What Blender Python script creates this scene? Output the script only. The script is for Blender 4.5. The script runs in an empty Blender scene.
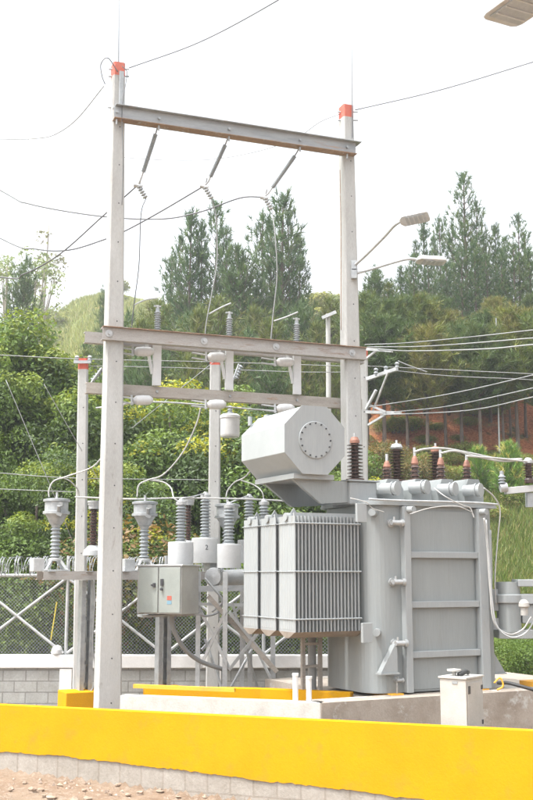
import bpy, math, random
import numpy as np
from mathutils import Vector, Matrix
random.seed(7)
rng = np.random.default_rng(7)
SC = bpy.context.scene
COL = SC.collection
F = 1080.0; CX = 266.5; CY = 400.0; TH = math.atan(175/1080); CZ = 2.2
cT, sT = math.cos(TH), math.sin(TH)
V = Vector

def P(u, v, D):
    """point at depth D (metres along +Y) seen in direction (u, v)"""
    b = (CY-v)/F; y = cT-b*sT
    return V(((u-CX)/F/y*D, D, CZ+(sT+b*cT)/y*D))
def kx(u, z, D):
    b = math.tan(math.atan((z-CZ)/D)-TH)
    return (u-CX)/F/(cT-b*sT)
def Zv(v, D): return P(CX, v, D).z
def online(O, d, u, z):
    """point of the plan line O + s d seen at column u, height z"""
    D = O[1]; s = 0
    for _ in range(8):
        k = kx(u, z, D)
        s = (k*O[1]-O[0])/(d[0]-k*d[1]); D = O[1]+s*d[1]
    return V((O[0]+s*d[0], O[1]+s*d[1], z))

# ------------------------------------------------------------------ materials
def _nodes(name):
    m = bpy.data.materials.new(name); m.use_nodes = True
    nt = m.node_tree; nt.nodes.clear()
    out = nt.nodes.new('ShaderNodeOutputMaterial')
    return m, nt, out
def N(nt, t, **kw):
    n = nt.nodes.new(t)
    for k, v in kw.items(): setattr(n, k, v)
    return n
def noise(nt, vec, scale, detail=5, rough=.6):
    n = N(nt, 'ShaderNodeTexNoise'); n.inputs['Scale'].default_value = scale
    n.inputs['Detail'].default_value = detail; n.inputs['Roughness'].default_value = rough
    nt.links.new(vec, n.inputs['Vector']); return n.outputs['Fac']
def ramp(nt, fac, p0, p1, c0=(0,0,0,1), c1=(1,1,1,1)):
    r = N(nt, 'ShaderNodeValToRGB'); e = r.color_ramp.elements
    e[0].position = p0; e[1].position = p1; e[0].color = c0; e[1].color = c1
    nt.links.new(fac, r.inputs[0]); return r.outputs[0]
def mixc(nt, fac, a, b, mode='MIX'):
    m = N(nt, 'ShaderNodeMix', data_type='RGBA', blend_type=mode)
    for s, x in ((m.inputs[0], fac), (m.inputs[6], a), (m.inputs[7], b)):
        if hasattr(x, 'is_linked') or hasattr(x, 'links'): nt.links.new(x, s)
        elif isinstance(x, (int, float)): s.default_value = x
        else: s.default_value = (*x[:3], 1)
    return m.outputs[2]
def coords(nt, stretch=(1,1,1)):
    tc = N(nt, 'ShaderNodeTexCoord'); mp = N(nt, 'ShaderNodeMapping')
    mp.inputs['Scale'].default_value = stretch
    nt.links.new(tc.outputs['Object'], mp.inputs[0]); return mp.outputs[0]
def bumpn(nt, h, strength, dist=.01):
    b = N(nt, 'ShaderNodeBump'); b.inputs['Strength'].default_value = strength; b.inputs['Distance'].default_value = dist
    nt.links.new(h, b.inputs['Height']); return b.outputs[0]
def mat(name, c1, c2=None, rough=.6, metal=0, spec=.5, scale=3, lo=.4, hi=.65, fine=.12, bump=.25, bscale=50, stretch=(1,1,1), c3=None, s3=8, lo3=.58, hi3=.66, dist=.01):
    m, nt, out = _nodes(name)
    p = N(nt, 'ShaderNodeBsdfPrincipled'); nt.links.new(p.outputs[0], out.inputs[0])
    vec = coords(nt, stretch)
    c = c1
    if c2 is not None: c = mixc(nt, ramp(nt, noise(nt, vec, scale), lo, hi), c1, c2)
    if c3 is not None: c = mixc(nt, ramp(nt, noise(nt, vec, s3, 8, .7), lo3, hi3), c, c3)
    fn = noise(nt, vec, bscale, 4, .7)
    g = ramp(nt, fn, .3, .7, (1-fine,)*3+(1,), (1+fine*.5,)*3+(1,))
    c = mixc(nt, 1.0, c, g, 'MULTIPLY')
    nt.links.new(c, p.inputs['Base Color'])
    p.inputs['Metallic'].default_value = metal; p.inputs['Specular IOR Level'].default_value = spec
    rr = N(nt, 'ShaderNodeMapRange'); rr.inputs[3].default_value = max(.05, rough-.1); rr.inputs[4].default_value = min(1, rough+.12)
    nt.links.new(noise(nt, vec, scale*3+2), rr.inputs[0]); nt.links.new(rr.outputs[0], p.inputs['Roughness'])
    if bump: nt.links.new(bumpn(nt, fn, bump, dist), p.inputs['Normal'])
    return m

M = {}
M['concrete'] = mat('pole concrete', (.42,.425,.415), (.33,.33,.315), .85, scale=2.2, stretch=(1,1,.25), c3=(.20,.185,.16), s3=6, lo3=.60, hi3=.72, bscale=70, bump=.35)
M['old_concrete'] = mat('old concrete', (.34,.30,.255), (.23,.19,.15), .9, scale=1.8, c3=(.45,.44,.41), s3=1.7, lo3=.53, hi3=.60, bscale=35, bump=.5)
M['lit_concrete'] = mat('concrete with painted light', (.50,.49,.46), (.40,.385,.36), .88, scale=3, c3=(.40,.37,.33), s3=4, lo3=.6, hi3=.75, bscale=40, bump=.4)  # whiteness of the lit left bund face painted into the concrete colour
M['galv'] = mat('galvanised steel', (.38,.40,.41), (.29,.31,.32), .5, metal=.35, scale=9, fine=.08, bump=.08)
M['galv_pale'] = mat('pale galvanised steel', (.46,.475,.48), (.37,.385,.39), .5, metal=.25, scale=9, fine=.08, bump=.08)
M['rust_beam'] = mat('rust stained steel', (.33,.315,.295), (.38,.37,.355), .7, metal=.1, scale=3, c3=(.24,.16,.115), s3=3.2, lo3=.56, hi3=.70, fine=.2, stretch=(.6,.6,3))
M['beam_steel'] = mat('weathered galvanised beam', (.36,.38,.39), (.27,.29,.30), .55, metal=.3, scale=3, c3=(.38,.25,.17), s3=2, lo3=.56, hi3=.66, stretch=(.5,.5,3))
M['rust'] = mat('rusty edge', (.30,.20,.135), (.24,.165,.12), .85, scale=6, c3=(.36,.33,.30), s3=5, lo3=.55, hi3=.65, fine=.3)
M['tan_beam'] = mat('weathered tan crossarm', (.37,.345,.31), (.30,.275,.245), .85, scale=4, c3=(.27,.17,.12), s3=5, lo3=.6, hi3=.7, fine=.2, stretch=(.6,.6,3))
M['tank'] = mat('tank grey enamel', (.255,.275,.275), (.225,.245,.245), .42, scale=1.5, fine=.06, bump=.06, stretch=(1,1,.10), c3=(.19,.195,.175), s3=5, lo3=.58, hi3=.82)
M['tank_pale'] = mat('pale grey enamel', (.295,.315,.318), (.265,.283,.287), .42, scale=2, fine=.06, bump=.05, stretch=(1,1,.12), c3=(.24,.23,.20), s3=6, lo3=.58, hi3=.82)
M['cons'] = mat('conservator enamel', (.325,.35,.357), (.30,.325,.33), .4, scale=2, fine=.04, bump=.04)
M['brown_enamel'] = mat('brown enamel', (.235,.20,.165), (.18,.15,.12), .7, scale=4, fine=.15)  # darker brown enamel for radiator bottom headers and the middle skid
M['box'] = mat('grey green cabinet enamel', (.27,.295,.275), (.23,.255,.235), .5, scale=2, fine=.06, bump=.06, c3=(.27,.27,.24), s3=4, lo3=.64, hi3=.8)
M['steel_box'] = mat('bare cabinet side', (.36,.36,.35), (.30,.30,.29), .45, metal=.2, scale=3, fine=.08)
M['white'] = mat('white enamel', (.54,.55,.55), (.47,.48,.48), .4, scale=3, fine=.05, bump=.05, c3=(.58,.56,.52), s3=4, lo3=.64, hi3=.8)
M['white_box'] = mat('off white cabinet enamel', (.42,.41,.385), (.36,.35,.325), .55, scale=3, fine=.08, c3=(.40,.36,.31), s3=4, lo3=.63, hi3=.75)
M['porc'] = mat('grey porcelain', (.30,.325,.335), (.26,.285,.295), .22, scale=6, fine=.04, bump=0)
M['porc_brown'] = mat('brown glazed porcelain', (.075,.045,.035), (.055,.035,.03), .2, scale=6, fine=.1, bump=0)
M['terracotta'] = mat('orange terracotta cap', (.29,.13,.085), (.23,.11,.075), .6, scale=8, fine=.15)
M['cast'] = mat('cast aluminium', (.46,.47,.47), (.38,.39,.39), .45, metal=.5, scale=10, fine=.12)
M['red'] = mat('faded red paint', (.50,.085,.05), (.44,.12,.08), .6, scale=5, fine=.12, c3=(.6,.35,.28), s3=9, lo3=.62, hi3=.7)
M['yellow'] = mat('yellow wall paint', (.57,.285,.004), (.53,.262,.004), .8, spec=.08, scale=1.6, fine=.06, bump=.35, bscale=45, c3=(.40,.23,.03), s3=3.0, lo3=.54, hi3=.8)
M['yellow_edge'] = mat('orange yellow paint', (.82,.42,.03), (.72,.34,.05), .6, scale=3, fine=.12)
M['capwhite'] = mat('white limewash', (.66,.66,.65), (.58,.58,.57), .8, scale=2.5, fine=.06, bump=.2, c3=(.44,.43,.40), s3=3.5, lo3=.62, hi3=.78)
M['wire'] = mat('aluminium conductor', (.13,.135,.14), None, .5, metal=.4, fine=.1, bump=0)
M['wire_pale'] = mat('pale conductor', (.26,.27,.265), None, .5, metal=.1, fine=.1, bump=0)
M['cable_white'] = mat('white sheathed cable', (.42,.42,.405), None, .5, fine=.1, bump=0)
M['cable_black'] = mat('black rubber cable', (.03,.03,.03), None, .6, fine=.1, bump=0)
M['conduit'] = mat('grey conduit', (.24,.25,.25), None, .5, fine=.1, bump=0)
M['dark'] = mat('dark fitting', (.04,.04,.045), None, .5, fine=.1, bump=0)
M['plastic_yellow'] = mat('yellow rod paint', (.75,.6,.05), None, .5, bump=0)
M['sticker_red'] = mat('red label', (.42,.10,.07), None, .5, bump=0)
M['sticker_blue'] = mat('blue label', (.17,.30,.38), None, .5, bump=0)
M['sticker_white'] = mat('white label', (.8,.8,.8), None, .5, bump=0)
M['lamp_body'] = mat('luminaire housing', (.50,.53,.56), (.44,.43,.40), .5, scale=6, fine=.06, bump=0)
M['lamp_lens'] = mat('luminaire lens', (.40,.43,.46), (.34,.37,.40), .3, scale=14, fine=.1, bump=0)
M['bark'] = mat('bark', (.15,.12,.10), (.085,.065,.055), .95, scale=6, stretch=(1,1,.2), bscale=20, bump=.8, dist=.03)
M['bark_pale'] = mat('pale bark', (.34,.31,.27), (.24,.21,.18), .9, scale=5, stretch=(1,1,.2), bscale=20, bump=.6, dist=.03)
M['rock'] = mat('tan rubble', (.27,.20,.145), (.33,.255,.195), .95, scale=8, bscale=25, bump=.8)
M['gravel'] = mat('loose gravel', (.40,.33,.27), (.26,.18,.13), .95, scale=20, bscale=40, bump=.5)

def leafmat(name, trans=.35):
    m, nt, out = _nodes(name)
    at = N(nt, 'ShaderNodeAttribute', attribute_name='tint')
    d = N(nt, 'ShaderNodeBsdfPrincipled'); d.inputs['Roughness'].default_value = .5
    d.inputs['Specular IOR Level'].default_value = .35
    t = N(nt, 'ShaderNodeBsdfTranslucent')
    nt.links.new(at.outputs['Color'], d.inputs['Base Color'])
    br = mixc(nt, 1.0, at.outputs['Color'], (1.25, 1.25, .6), 'MULTIPLY'); nt.links.new(br, t.inputs[0])
    mx = N(nt, 'ShaderNodeMixShader'); mx.inputs[0].default_value = trans
    nt.links.new(d.outputs[0], mx.inputs[1]); nt.links.new(t.outputs[0], mx.inputs[2]); nt.links.new(mx.outputs[0], out.inputs[0])
    return m
M['leaf'] = leafmat('leaves', .35)
M['needle'] = leafmat('needles', .25)

def brickmat(name, c1, c2, cm, bw, bh, mortar, off=.5):
    m, nt, out = _nodes(name)
    p = N(nt, 'ShaderNodeBsdfPrincipled'); nt.links.new(p.outputs[0], out.inputs[0]); p.inputs['Roughness'].default_value = .9
    tc = N(nt, 'ShaderNodeTexCoord'); sp = N(nt, 'ShaderNodeSeparateXYZ'); cb = N(nt, 'ShaderNodeCombineXYZ')
    nt.links.new(tc.outputs['Object'], sp.inputs[0]); nt.links.new(sp.outputs[0], cb.inputs[0]); nt.links.new(sp.outputs[2], cb.inputs[1])
    b = N(nt, 'ShaderNodeTexBrick'); b.offset = off
    nt.links.new(cb.outputs[0], b.inputs['Vector'])
    b.inputs['Color1'].default_value = (*c1,1); b.inputs['Color2'].default_value = (*c2,1); b.inputs['Mortar'].default_value = (*cm,1)
    b.inputs['Scale'].default_value = 1; b.inputs['Mortar Size'].default_value = mortar
    b.inputs['Brick Width'].default_value = bw; b.inputs['Row Height'].default_value = bh
    fn = noise(nt, tc.outputs['Object'], 30, 6, .7)
    st = ramp(nt, noise(nt, tc.outputs['Object'], 2.5, 6, .7), .35, .7, (.78,.76,.72,1), (1.08,1.08,1.08,1))
    c = mixc(nt, 1.0, b.outputs[0], st, 'MULTIPLY')
    c = mixc(nt, 1.0, c, ramp(nt, fn, .3, .7, (.85,.85,.85,1), (1.08,1.08,1.08,1)), 'MULTIPLY')
    nt.links.new(c, p.inputs['Base Color'])
    mh = N(nt, 'ShaderNodeMath', operation='MULTIPLY_ADD'); mh.inputs[1].default_value = -1.0
    nt.links.new(b.outputs['Fac'], mh.inputs[0]); nt.links.new(fn, mh.inputs[2])
    nt.links.new(bumpn(nt, mh.outputs[0], .6, .012), p.inputs['Normal'])
    return m
M['blocks'] = brickmat('grey concrete blocks', (.36,.37,.365), (.31,.32,.315), (.22,.22,.215), .40, .19, .010)
M['footing_lip'] = mat('rough mortar lip', (.34,.31,.27), (.28,.25,.21), .95, scale=12, bump=.8, spec=.1)
M['footing'] = brickmat('pale footing blocks', (.37,.345,.31), (.335,.31,.275), (.30,.27,.235), .30, .42, .012, .37)

# ------------------------------------------------------------------ mesh builder
W = {}
class MB:
    def __init__(s): s.v = []; s.f = []; s.sm = []
    def add(s, vs, fs, smooth=False):
        o = len(s.v); s.v += [V(x) for x in vs]
        s.f += [tuple(i+o for i in f) for f in fs]; s.sm += [smooth]*len(fs)
        return s
    def box(s, c, size, R=None):
        c = V(c); h = [x/2 for x in size]
        vs = []
        for sx in (-1,1):
            for sy in (-1,1):
                for sz in (-1,1):
                    q = V((sx*h[0], sy*h[1], sz*h[2]))
                    vs.append(c+(R @ q if R else q))
        return s.add(vs, [(0,1,3,2),(4,6,7,5),(0,4,5,1),(2,3,7,6),(0,2,6,4),(1,5,7,3)])
    def bar(s, p0, p1, w, h, up=V((0,0,1))):
        """rectangular bar from p0 to p1, w sideways, h along up"""
        p0, p1 = V(p0), V(p1); d = (p1-p0); L = d.length; d.normalize()
        side = d.cross(up)
        if side.length < 1e-4: side = V((1,0,0))
        side.normalize(); u2 = side.cross(d)
        R = Matrix((d, side, u2)).transposed()
        return s.box((p0+p1)/2, (L, w, h), R)
    def cyl(s, p0, p1, r0, r1=None, n=14, caps=True):
        p0, p1 = V(p0), V(p1); r1 = r0 if r1 is None else r1
        d = (p1-p0).normalized(); a = d.orthogonal().normalized(); b = d.cross(a)
        ring = lambda p, r: [p+(a*math.cos(2*math.pi*i/n)+b*math.sin(2*math.pi*i/n))*r for i in range(n)]
        A, B = ring(p0, r0), ring(p1, r1)
        s.add(A+B, [(i,(i+1)%n,n+(i+1)%n,n+i) for i in range(n)], True)
        if caps:
            s.add(A, [tuple(reversed(range(n)))]); s.add(B, [tuple(range(n))])
        return s
    def lathe(s, prof, o=(0,0,0), d=(0,0,1), n=18):
        o = V(o); d = V(d).normalized(); a = d.orthogonal().normalized(); b = d.cross(a)
        for (r0, z0), (r1, z1) in zip(prof, prof[1:]):
            A = [o+d*z0+(a*math.cos(2*math.pi*i/n)+b*math.sin(2*math.pi*i/n))*max(r0,1e-4) for i in range(n)]
            B = [o+d*z1+(a*math.cos(2*math.pi*i/n)+b*math.sin(2*math.pi*i/n))*max(r1,1e-4) for i in range(n)]
            s.add(A+B, [(i,(i+1)%n,n+(i+1)%n,n+i) for i in range(n)], True)
        return s
    def tube(s, pts, r, n=6):
        pts = [V(p) for p in pts]; k = len(pts)
        t0 = (pts[1]-pts[0]).normalized(); a = t0.orthogonal().normalized(); vs = []
        for i in range(k):
            t = (pts[min(i+1,k-1)]-pts[max(i-1,0)]).normalized()
            a = (a-t*a.dot(t)).normalized(); b = t.cross(a)
            rr = r[i] if isinstance(r, (list, tuple)) else r
            vs += [pts[i]+(a*math.cos(2*math.pi*j/n)+b*math.sin(2*math.pi*j/n))*rr for j in range(n)]
        fs = [(i*n+j, i*n+(j+1)%n, (i+1)*n+(j+1)%n, (i+1)*n+j) for i in range(k-1) for j in range(n)]
        fs += [tuple(reversed(range(n))), tuple((k-1)*n+j for j in range(n))]
        return s.add(vs, fs, True)
    def prism(s, poly, d, smooth=False):
        """poly: list of 3D points, extruded by vector d"""
        n = len(poly); A = [V(p) for p in poly]; B = [p+V(d) for p in A]
        s.add(A+B, [tuple(reversed(range(n))), tuple(range(n,2*n))])
        return s.add(A+B, [(i,(i+1)%n,n+(i+1)%n,n+i) for i in range(n)], smooth)
    def build(s, name, m, parent=None, bevel=0, origin=None, label=None):
        me = bpy.data.meshes.new(name)
        if parent is not None: o = W[parent]
        elif origin is not None: o = V(origin)
        else:
            xs = [p.x for p in s.v]; ys = [p.y for p in s.v]; zs = [p.z for p in s.v]
            o = V(((min(xs)+max(xs))/2, (min(ys)+max(ys))/2, min(zs)))
        me.from_pydata([tuple(p-o) for p in s.v], [], s.f)
        me.polygons.foreach_set('use_smooth', s.sm)
        me.materials.append(M[m] if isinstance(m, str) else m); me.update()
        ob = bpy.data.objects.new(name, me); COL.objects.link(ob)
        W[ob] = o
        if parent is not None: ob.parent = parent
        else: ob.location = o
        if bevel:
            b = ob.modifiers.new('bevel', 'BEVEL'); b.width = bevel; b.segments = 2; b.limit_method = 'ANGLE'; b.angle_limit = .7
        if label: ob['label'] = label
        return ob
def sheds(z0, z1, n, rc, rs):
    pr = [(rc, z0)]; h = (z1-z0)/n
    for i in range(n):
        z = z0+h*i
        pr += [(rc, z+h*.18), (rs, z+h*.34), (rs, z+h*.46), (rc*1.05, z+h*.82), (rc, z+h)]
    return pr
def thing(name, label, cat, loc, group=None):
    o = bpy.data.objects.new(name, None); COL.objects.link(o); o.location = V(loc); o.empty_display_size = .2
    o['label'] = label; o['category'] = cat
    if group: o['group'] = group
    W[o] = V(loc); return o
def tag(o, label, cat, group=None, kind=None):
    if label: o['label'] = label
    if cat: o['category'] = cat
    if group: o['group'] = group
    if kind: o['kind'] = kind
    return o
def copy_tree(src, loc=None, rotz=None, label=None, scale=None):
    def rec(o, par):
        c = o.copy(); COL.objects.link(c); c.parent = par
        for ch in list(o.children): rec(ch, c)
        return c
    kids = list(src.children)
    r = src.copy(); COL.objects.link(r)
    for k in kids: rec(k, r)
    if loc is not None: r.location = V(loc)
    if rotz is not None: r.rotation_euler.z = rotz
    if label: r['label'] = label
    if scale: r.scale = scale if hasattr(scale, '__len__') else (scale,)*3
    return r
def smooth_pts(pts, n=8):
    """Catmull-Rom through points"""
    pts = [V(p) for p in pts]; q = [pts[0]*2-pts[1]]+pts+[pts[-1]*2-pts[-2]]; out = []
    for i in range(1, len(q)-2):
        for k in range(n):
            t = k/n; a, b, c, d = q[i-1], q[i], q[i+1], q[i+2]
            out.append(.5*((2*b)+(c-a)*t+(2*a-5*b+4*c-d)*t*t+(3*b-a-3*c+d)*t**3))
    out.append(pts[-1]); return out
def wire(spec, r, m, label, name='power_line', cat='power line', group=None, n=6, parent=None):
    mb = MB().tube(smooth_pts([P(*s) if len(s) == 3 else s[0] for s in spec]), r, n)
    o = mb.build(name, m, parent)
    if parent is None: tag(o, label, cat, group)
    return o

# ------------------------------------------------------------------ terrain
YL = (P(0,705,1), P(533,731,1))
ZW = .50
def dof(v, z):
    t = P(CX, v, 1).z-CZ; return (z-CZ)/t
dl, dr = dof(705, ZW), dof(731, ZW)
WL = P(0,705,dl); WR = P(533,731,dr)
wd = (WR-WL); wd.z = 0; wd.normalize(); wn = V((wd.y, -wd.x, 0))      # wn points to the camera
def smoothstep(a, b, x):
    t = np.clip((x-a)/(b-a), 0, 1); return t*t*(3-2*t)
rk = np.array([-100, 20, 22, 25, 30, 38, 40.5, 44, 60, 100, 150, 320.])
rv = np.array([-.15, -.15, .3, 1.2, 2.8, 6.6, 9.0, 9.8, 13, 22, 22, 15.])
lk = np.array([-100, 20, 30, 45, 70, 100, 122, 135, 320.])
lv = np.array([-.15, -.15, .8, 5, 15.5, 27, 35.5, 36, 20.])
def height(x, y):
    x = np.asarray(x, float); y = np.asarray(y, float)
    s = (x-WL.x)*(-wn.x)+(y-WL.y)*(-wn.y)                   # >0 behind the wall
    front = -.34-.055*np.clip(x+3.5, -6, 6)+.05*np.clip(-s-1.2, 0, 12)
    front += .02*np.sin(x*7+y*3)*np.sin(y*9-x*2)+.012*np.sin(x*19+y*13)*np.sin(y*23)
    a = x/np.maximum(y, 5)
    w = smoothstep(.03, .10, a)
    zr = np.interp(y, rk, rv); zl = np.interp(y, lk, lv)
    # crest falls a little at far left
    zl = zl*(1-.20*smoothstep(-.13, -.28, a))*(1-.07*smoothstep(-.16, -.10, a))*(1-.02*smoothstep(-.02, .05, a))
    back = zl*(1-w)+zr*w
    far = smoothstep(24, 50, y)
    back = back+far*(.5*np.sin(x*.21+y*.13)*np.sin(y*.17)+.25*np.sin(x*.6+1)*np.sin(y*.45))
    back = back+smoothstep(60, 110, y)*(.35*np.sin(x*.23)+.2*np.sin(x*.6+2)+.12*np.sin(x*1.7))
    b = smoothstep(.0, .12, s)
    return front*(1-b)+back*b
def hz(x, y): return float(height(x, y))
def grid_mesh(xs, ys):
    X, Y = np.meshgrid(xs, ys); Z = height(X, Y)
    nx, ny = len(xs), len(ys)
    vs = np.stack([X.ravel(), Y.ravel(), Z.ravel()], 1)
    i = np.arange(nx-1)[None,:]+np.arange(ny-1)[:,None]*nx
    q = np.stack([i, i+1, i+nx+1, i+nx], -1).reshape(-1, 4)
    return vs, q
def fast_mesh(name, vs, quads, m, k=4, tint=None, smooth=False):
    me = bpy.data.meshes.new(name)
    n = len(quads)
    me.vertices.add(len(vs)); me.vertices.foreach_set('co', np.asarray(vs, np.float32).ravel())
    me.loops.add(n*k); me.loops.foreach_set('vertex_index', np.asarray(quads, np.int32).ravel())
    me.polygons.add(n); me.polygons.foreach_set('loop_start', np.arange(0, n*k, k, dtype=np.int32))
    me.polygons.foreach_set('use_smooth', np.full(n, smooth))
    me.update(calc_edges=True)
    if tint is not None:
        at = me.attributes.new('tint', 'FLOAT_COLOR', 'POINT')
        at.data.foreach_set('color', np.concatenate([tint, np.ones((len(tint),1))], 1).astype(np.float32).ravel())
    me.materials.append(M[m] if isinstance(m, str) else m)
    return me
xs = np.unique(np.concatenate([np.linspace(-260,-16,70), np.linspace(-16,16,330), np.linspace(16,260,70)]))
ys = np.unique(np.concatenate([np.linspace(-60,9,40), np.linspace(9,20,150), np.linspace(20,60,110), np.linspace(60,320,130)]))
vs, q = grid_mesh(xs, ys)
def ground_mat():
    m, nt, out = _nodes('ground surface')
    p = N(nt, 'ShaderNodeBsdfPrincipled'); nt.links.new(p.outputs[0], out.inputs[0]); p.inputs['Roughness'].default_value = .95
    p.inputs['Specular IOR Level'].default_value = .1
    tc = N(nt, 'ShaderNodeTexCoord'); vec = tc.outputs['Object']; sp = N(nt, 'ShaderNodeSeparateXYZ'); nt.links.new(vec, sp.inputs[0])
    big = noise(nt, vec, .12, 6, .65); mid = noise(nt, vec, 1.1, 6, .65); fine = noise(nt, vec, 14, 6, .7); grit = noise(nt, vec, 60, 5, .8)
    dirt = mixc(nt, ramp(nt, mid, .4, .62), (.31,.235,.17), (.25,.175,.12))
    dirt = mixc(nt, ramp(nt, fine, .5, .66), dirt, (.36,.30,.24))
    dirt = mixc(nt, ramp(nt, grit, .58, .68), dirt, (.25,.17,.12))
    grass = mixc(nt, ramp(nt, big, .38, .6), (.17,.20,.055), (.25,.245,.085))
    grass = mixc(nt, ramp(nt, mid, .45, .7), grass, (.12,.16,.045))
    grass = mixc(nt, ramp(nt, noise(nt, vec, .075, 7, .7), .56, .64), grass, (.32,.20,.11))
    red = mixc(nt, ramp(nt, mid, .4, .6), (.50,.20,.09), (.34,.14,.07))
    red = mixc(nt, ramp(nt, noise(nt, vec, .6, 8, .75), .56, .66), red, (.12,.12,.045))
    red = mixc(nt, ramp(nt, fine, .42, .6), mixc(nt, 1.0, red, (.55,.5,.5), 'MULTIPLY'), red)
    red = mixc(nt, ramp(nt, noise(nt, vec, .35, 6, .7), .54, .62), red, (.20,.12,.065))
    def step(val, a, b):
        mr = N(nt, 'ShaderNodeMapRange', interpolation_type='SMOOTHSTEP'); mr.inputs[1].default_value = a; mr.inputs[2].default_value = b
        nt.links.new(val, mr.inputs[0]); return mr.outputs[0]
    def math_(op, a, b):
        n = N(nt, 'ShaderNodeMath', operation=op)
        for i, x in enumerate((a, b)):
            if isinstance(x, (int, float)): n.inputs[i].default_value = x
            else: nt.links.new(x, n.inputs[i])
        return n.outputs[0]
    wob = math_('MULTIPLY_ADD', mid, 5.0); 
    yw = math_('ADD', sp.outputs[1], math_('MULTIPLY', math_('SUBTRACT', mid, .5), 7.0))
    ang = math_('DIVIDE', sp.outputs[0], sp.outputs[1])
    redf = math_('MULTIPLY', math_('MULTIPLY', step(yw, 33.5, 36), step(ang, .05, .09)), math_('SUBTRACT', 1.0, step(yw, 62, 75)))
    c = mixc(nt, redf, grass, red)
    c = mixc(nt, step(yw, 18, 23), dirt, c)
    nt.links.new(c, p.inputs['Base Color'])
    h = math_('ADD', fine, math_('MULTIPLY', grit, .5))
    nt.links.new(bumpn(nt, h, .9, .05), p.inputs['Normal'])
    return m
me = fast_mesh('ground', vs, q, ground_mat(), smooth=True)
g = bpy.data.objects.new('ground', me); COL.objects.link(g); g['kind'] = 'structure'; g['label'] = 'pinkish dirt yard rising into a grassy hillside with a red soil bank'

# ------------------------------------------------------------------ front yellow wall
mid = (WL+WR)/2; 
def onwall(u, z):
    return online((WL.x, WL.y), (wd.x, wd.y), u, z)
L0, L1 = -3.2, 10.5        # along wd from WL
t = thing('yellow_wall', 'long low bright yellow painted wall on pale blocks across the foreground', 'wall', WL+wd*3+V((0,0,-1.2)))
# local brick coordinates need an axis aligned with the wall: part built unrotated then turned
def wallpart(mbf, name, m, par, bevel=0):
    mb = MB(); mbf(mb); me = bpy.data.meshes.new(name)
    me.from_pydata([tuple(p) for p in mb.v], [], mb.f); me.materials.append(M[m])
    o = bpy.data.objects.new(name, me); COL.objects.link(o); o.parent = par
    o.location = V((WL.x, WL.y, 0))-W[par]; o.rotation_euler.z = math.atan2(wd.y, wd.x); W[o] = V((WL.x, WL.y, 0))
    if bevel:
        b = o.modifiers.new('bevel', 'BEVEL'); b.width = bevel; b.segments = 2; b.limit_method = 'ANGLE'
    return o
uvb = [(0,752),(30,754),(62,756),(95,759),(130,764),(170,769),(215,774),(270,781),(330,788),(430,800),(533,812)]
bz = []
for u, v in uvb:
    d = online((WL.x, WL.y), (wd.x, wd.y), u, -.2); d = online((WL.x, WL.y), (wd.x, wd.y), u, Zv(v, d.y))
    bz.append(((d-V((WL.x,WL.y,0))).xy.dot(wd.xy), Zv(v, d.y)))
def coat(mb):
    ss = np.arange(L0, L1, .045)
    low = np.interp(ss, [b[0] for b in bz], [b[1] for b in bz])+rng.normal(0, .006, len(ss))+.006*np.sin(ss*3.1)+.005*np.sin(ss*8)
    fr = [V((s, -.012, l)) for s, l in zip(ss, low)]
    n = len(ss)
    # front sheet with jagged lower edge and top slab
    top = [V((s, -.012, ZW)) for s in ss]; bk = [V((s, .15, ZW)) for s in ss]; bb = [V((s, .15, -.3)) for s in ss]; un = [V((s, .004, l)) for s, l in zip(ss, low)]
    mb.add(un+fr+top+bk+bb, [(k*n+i, k*n+i+1, (k+1)*n+i+1, (k+1)*n+i) for k in range(4) for i in range(n-1)]+[tuple(k*n for k in range(5)), tuple(k*n+n-1 for k in (4,3,2,1,0))])
wallpart(coat, 'painted_face', 'yellow', t)
wallpart(lambda mb: mb.box(((L0+L1)/2, .075, -.5), (L1-L0-.01, .14, 1.4)), 'block_footing', 'footing', t)
# mortar lumps line: rubble rocks at the wall foot
def rock_mesh(seed, r):
    import bmesh
    bm = bmesh.new(); bmesh.ops.create_icosphere(bm, subdivisions=2, radius=r)
    rr = random.Random(seed)
    ph = [rr.uniform(0, 6) for _ in range(6)]
    for v in bm.verts:
        k = 1+.22*math.sin(v.co.x/r*3+ph[0])*math.sin(v.co.y/r*4+ph[1])+.18*math.sin(v.co.z/r*5+ph[2])+rr.uniform(-.07,.07)
        v.co *= k; v.co.z *= .65
    me = bpy.data.meshes.new('rubble_clod'); bm.to_mesh(me); bm.free(); me.materials.append(M['rock']); return me
rm = [rock_mesh(i, .05) for i in range(6)]
rocks = [(12,770,1.0),(33,772,1.4),(41,770,1.1),(52,776,1.6),(75,778,1.2),(88,776,1.5),(96,783,1.8),(104,781,1.2),(118,786,1.1),(60,786,.9),(25,783,.8),(140,789,1.2),(10,792,.7),(84,792,.9),(128,796,1.0),(160,793,1.1),(178,797,.9),(44,797,.7),(205,798,.9),(110,795,.6)]
for i, (u, v, s) in enumerate(rocks):
    D = 13
    for _ in range(10):
        p = P(u, v, D); D = D*(CZ-hz(p.x, D))/(CZ-p.z)
    p = P(u, v, D)
    o = bpy.data.objects.new('rubble_clod', rm[i % 6]); COL.objects.link(o)
    o.location = (p.x, p.y, hz(p.x, p.y)+.012); s *= .72; o.scale = (s*1.15, s, s*1.1); o.rotation_euler = (0,0,i*1.7)
    tag(o, 'small pinkish clod of rubble on the dirt before the wall', 'clod', 'clods of rubble at the foot of the yellow wall')
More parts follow.
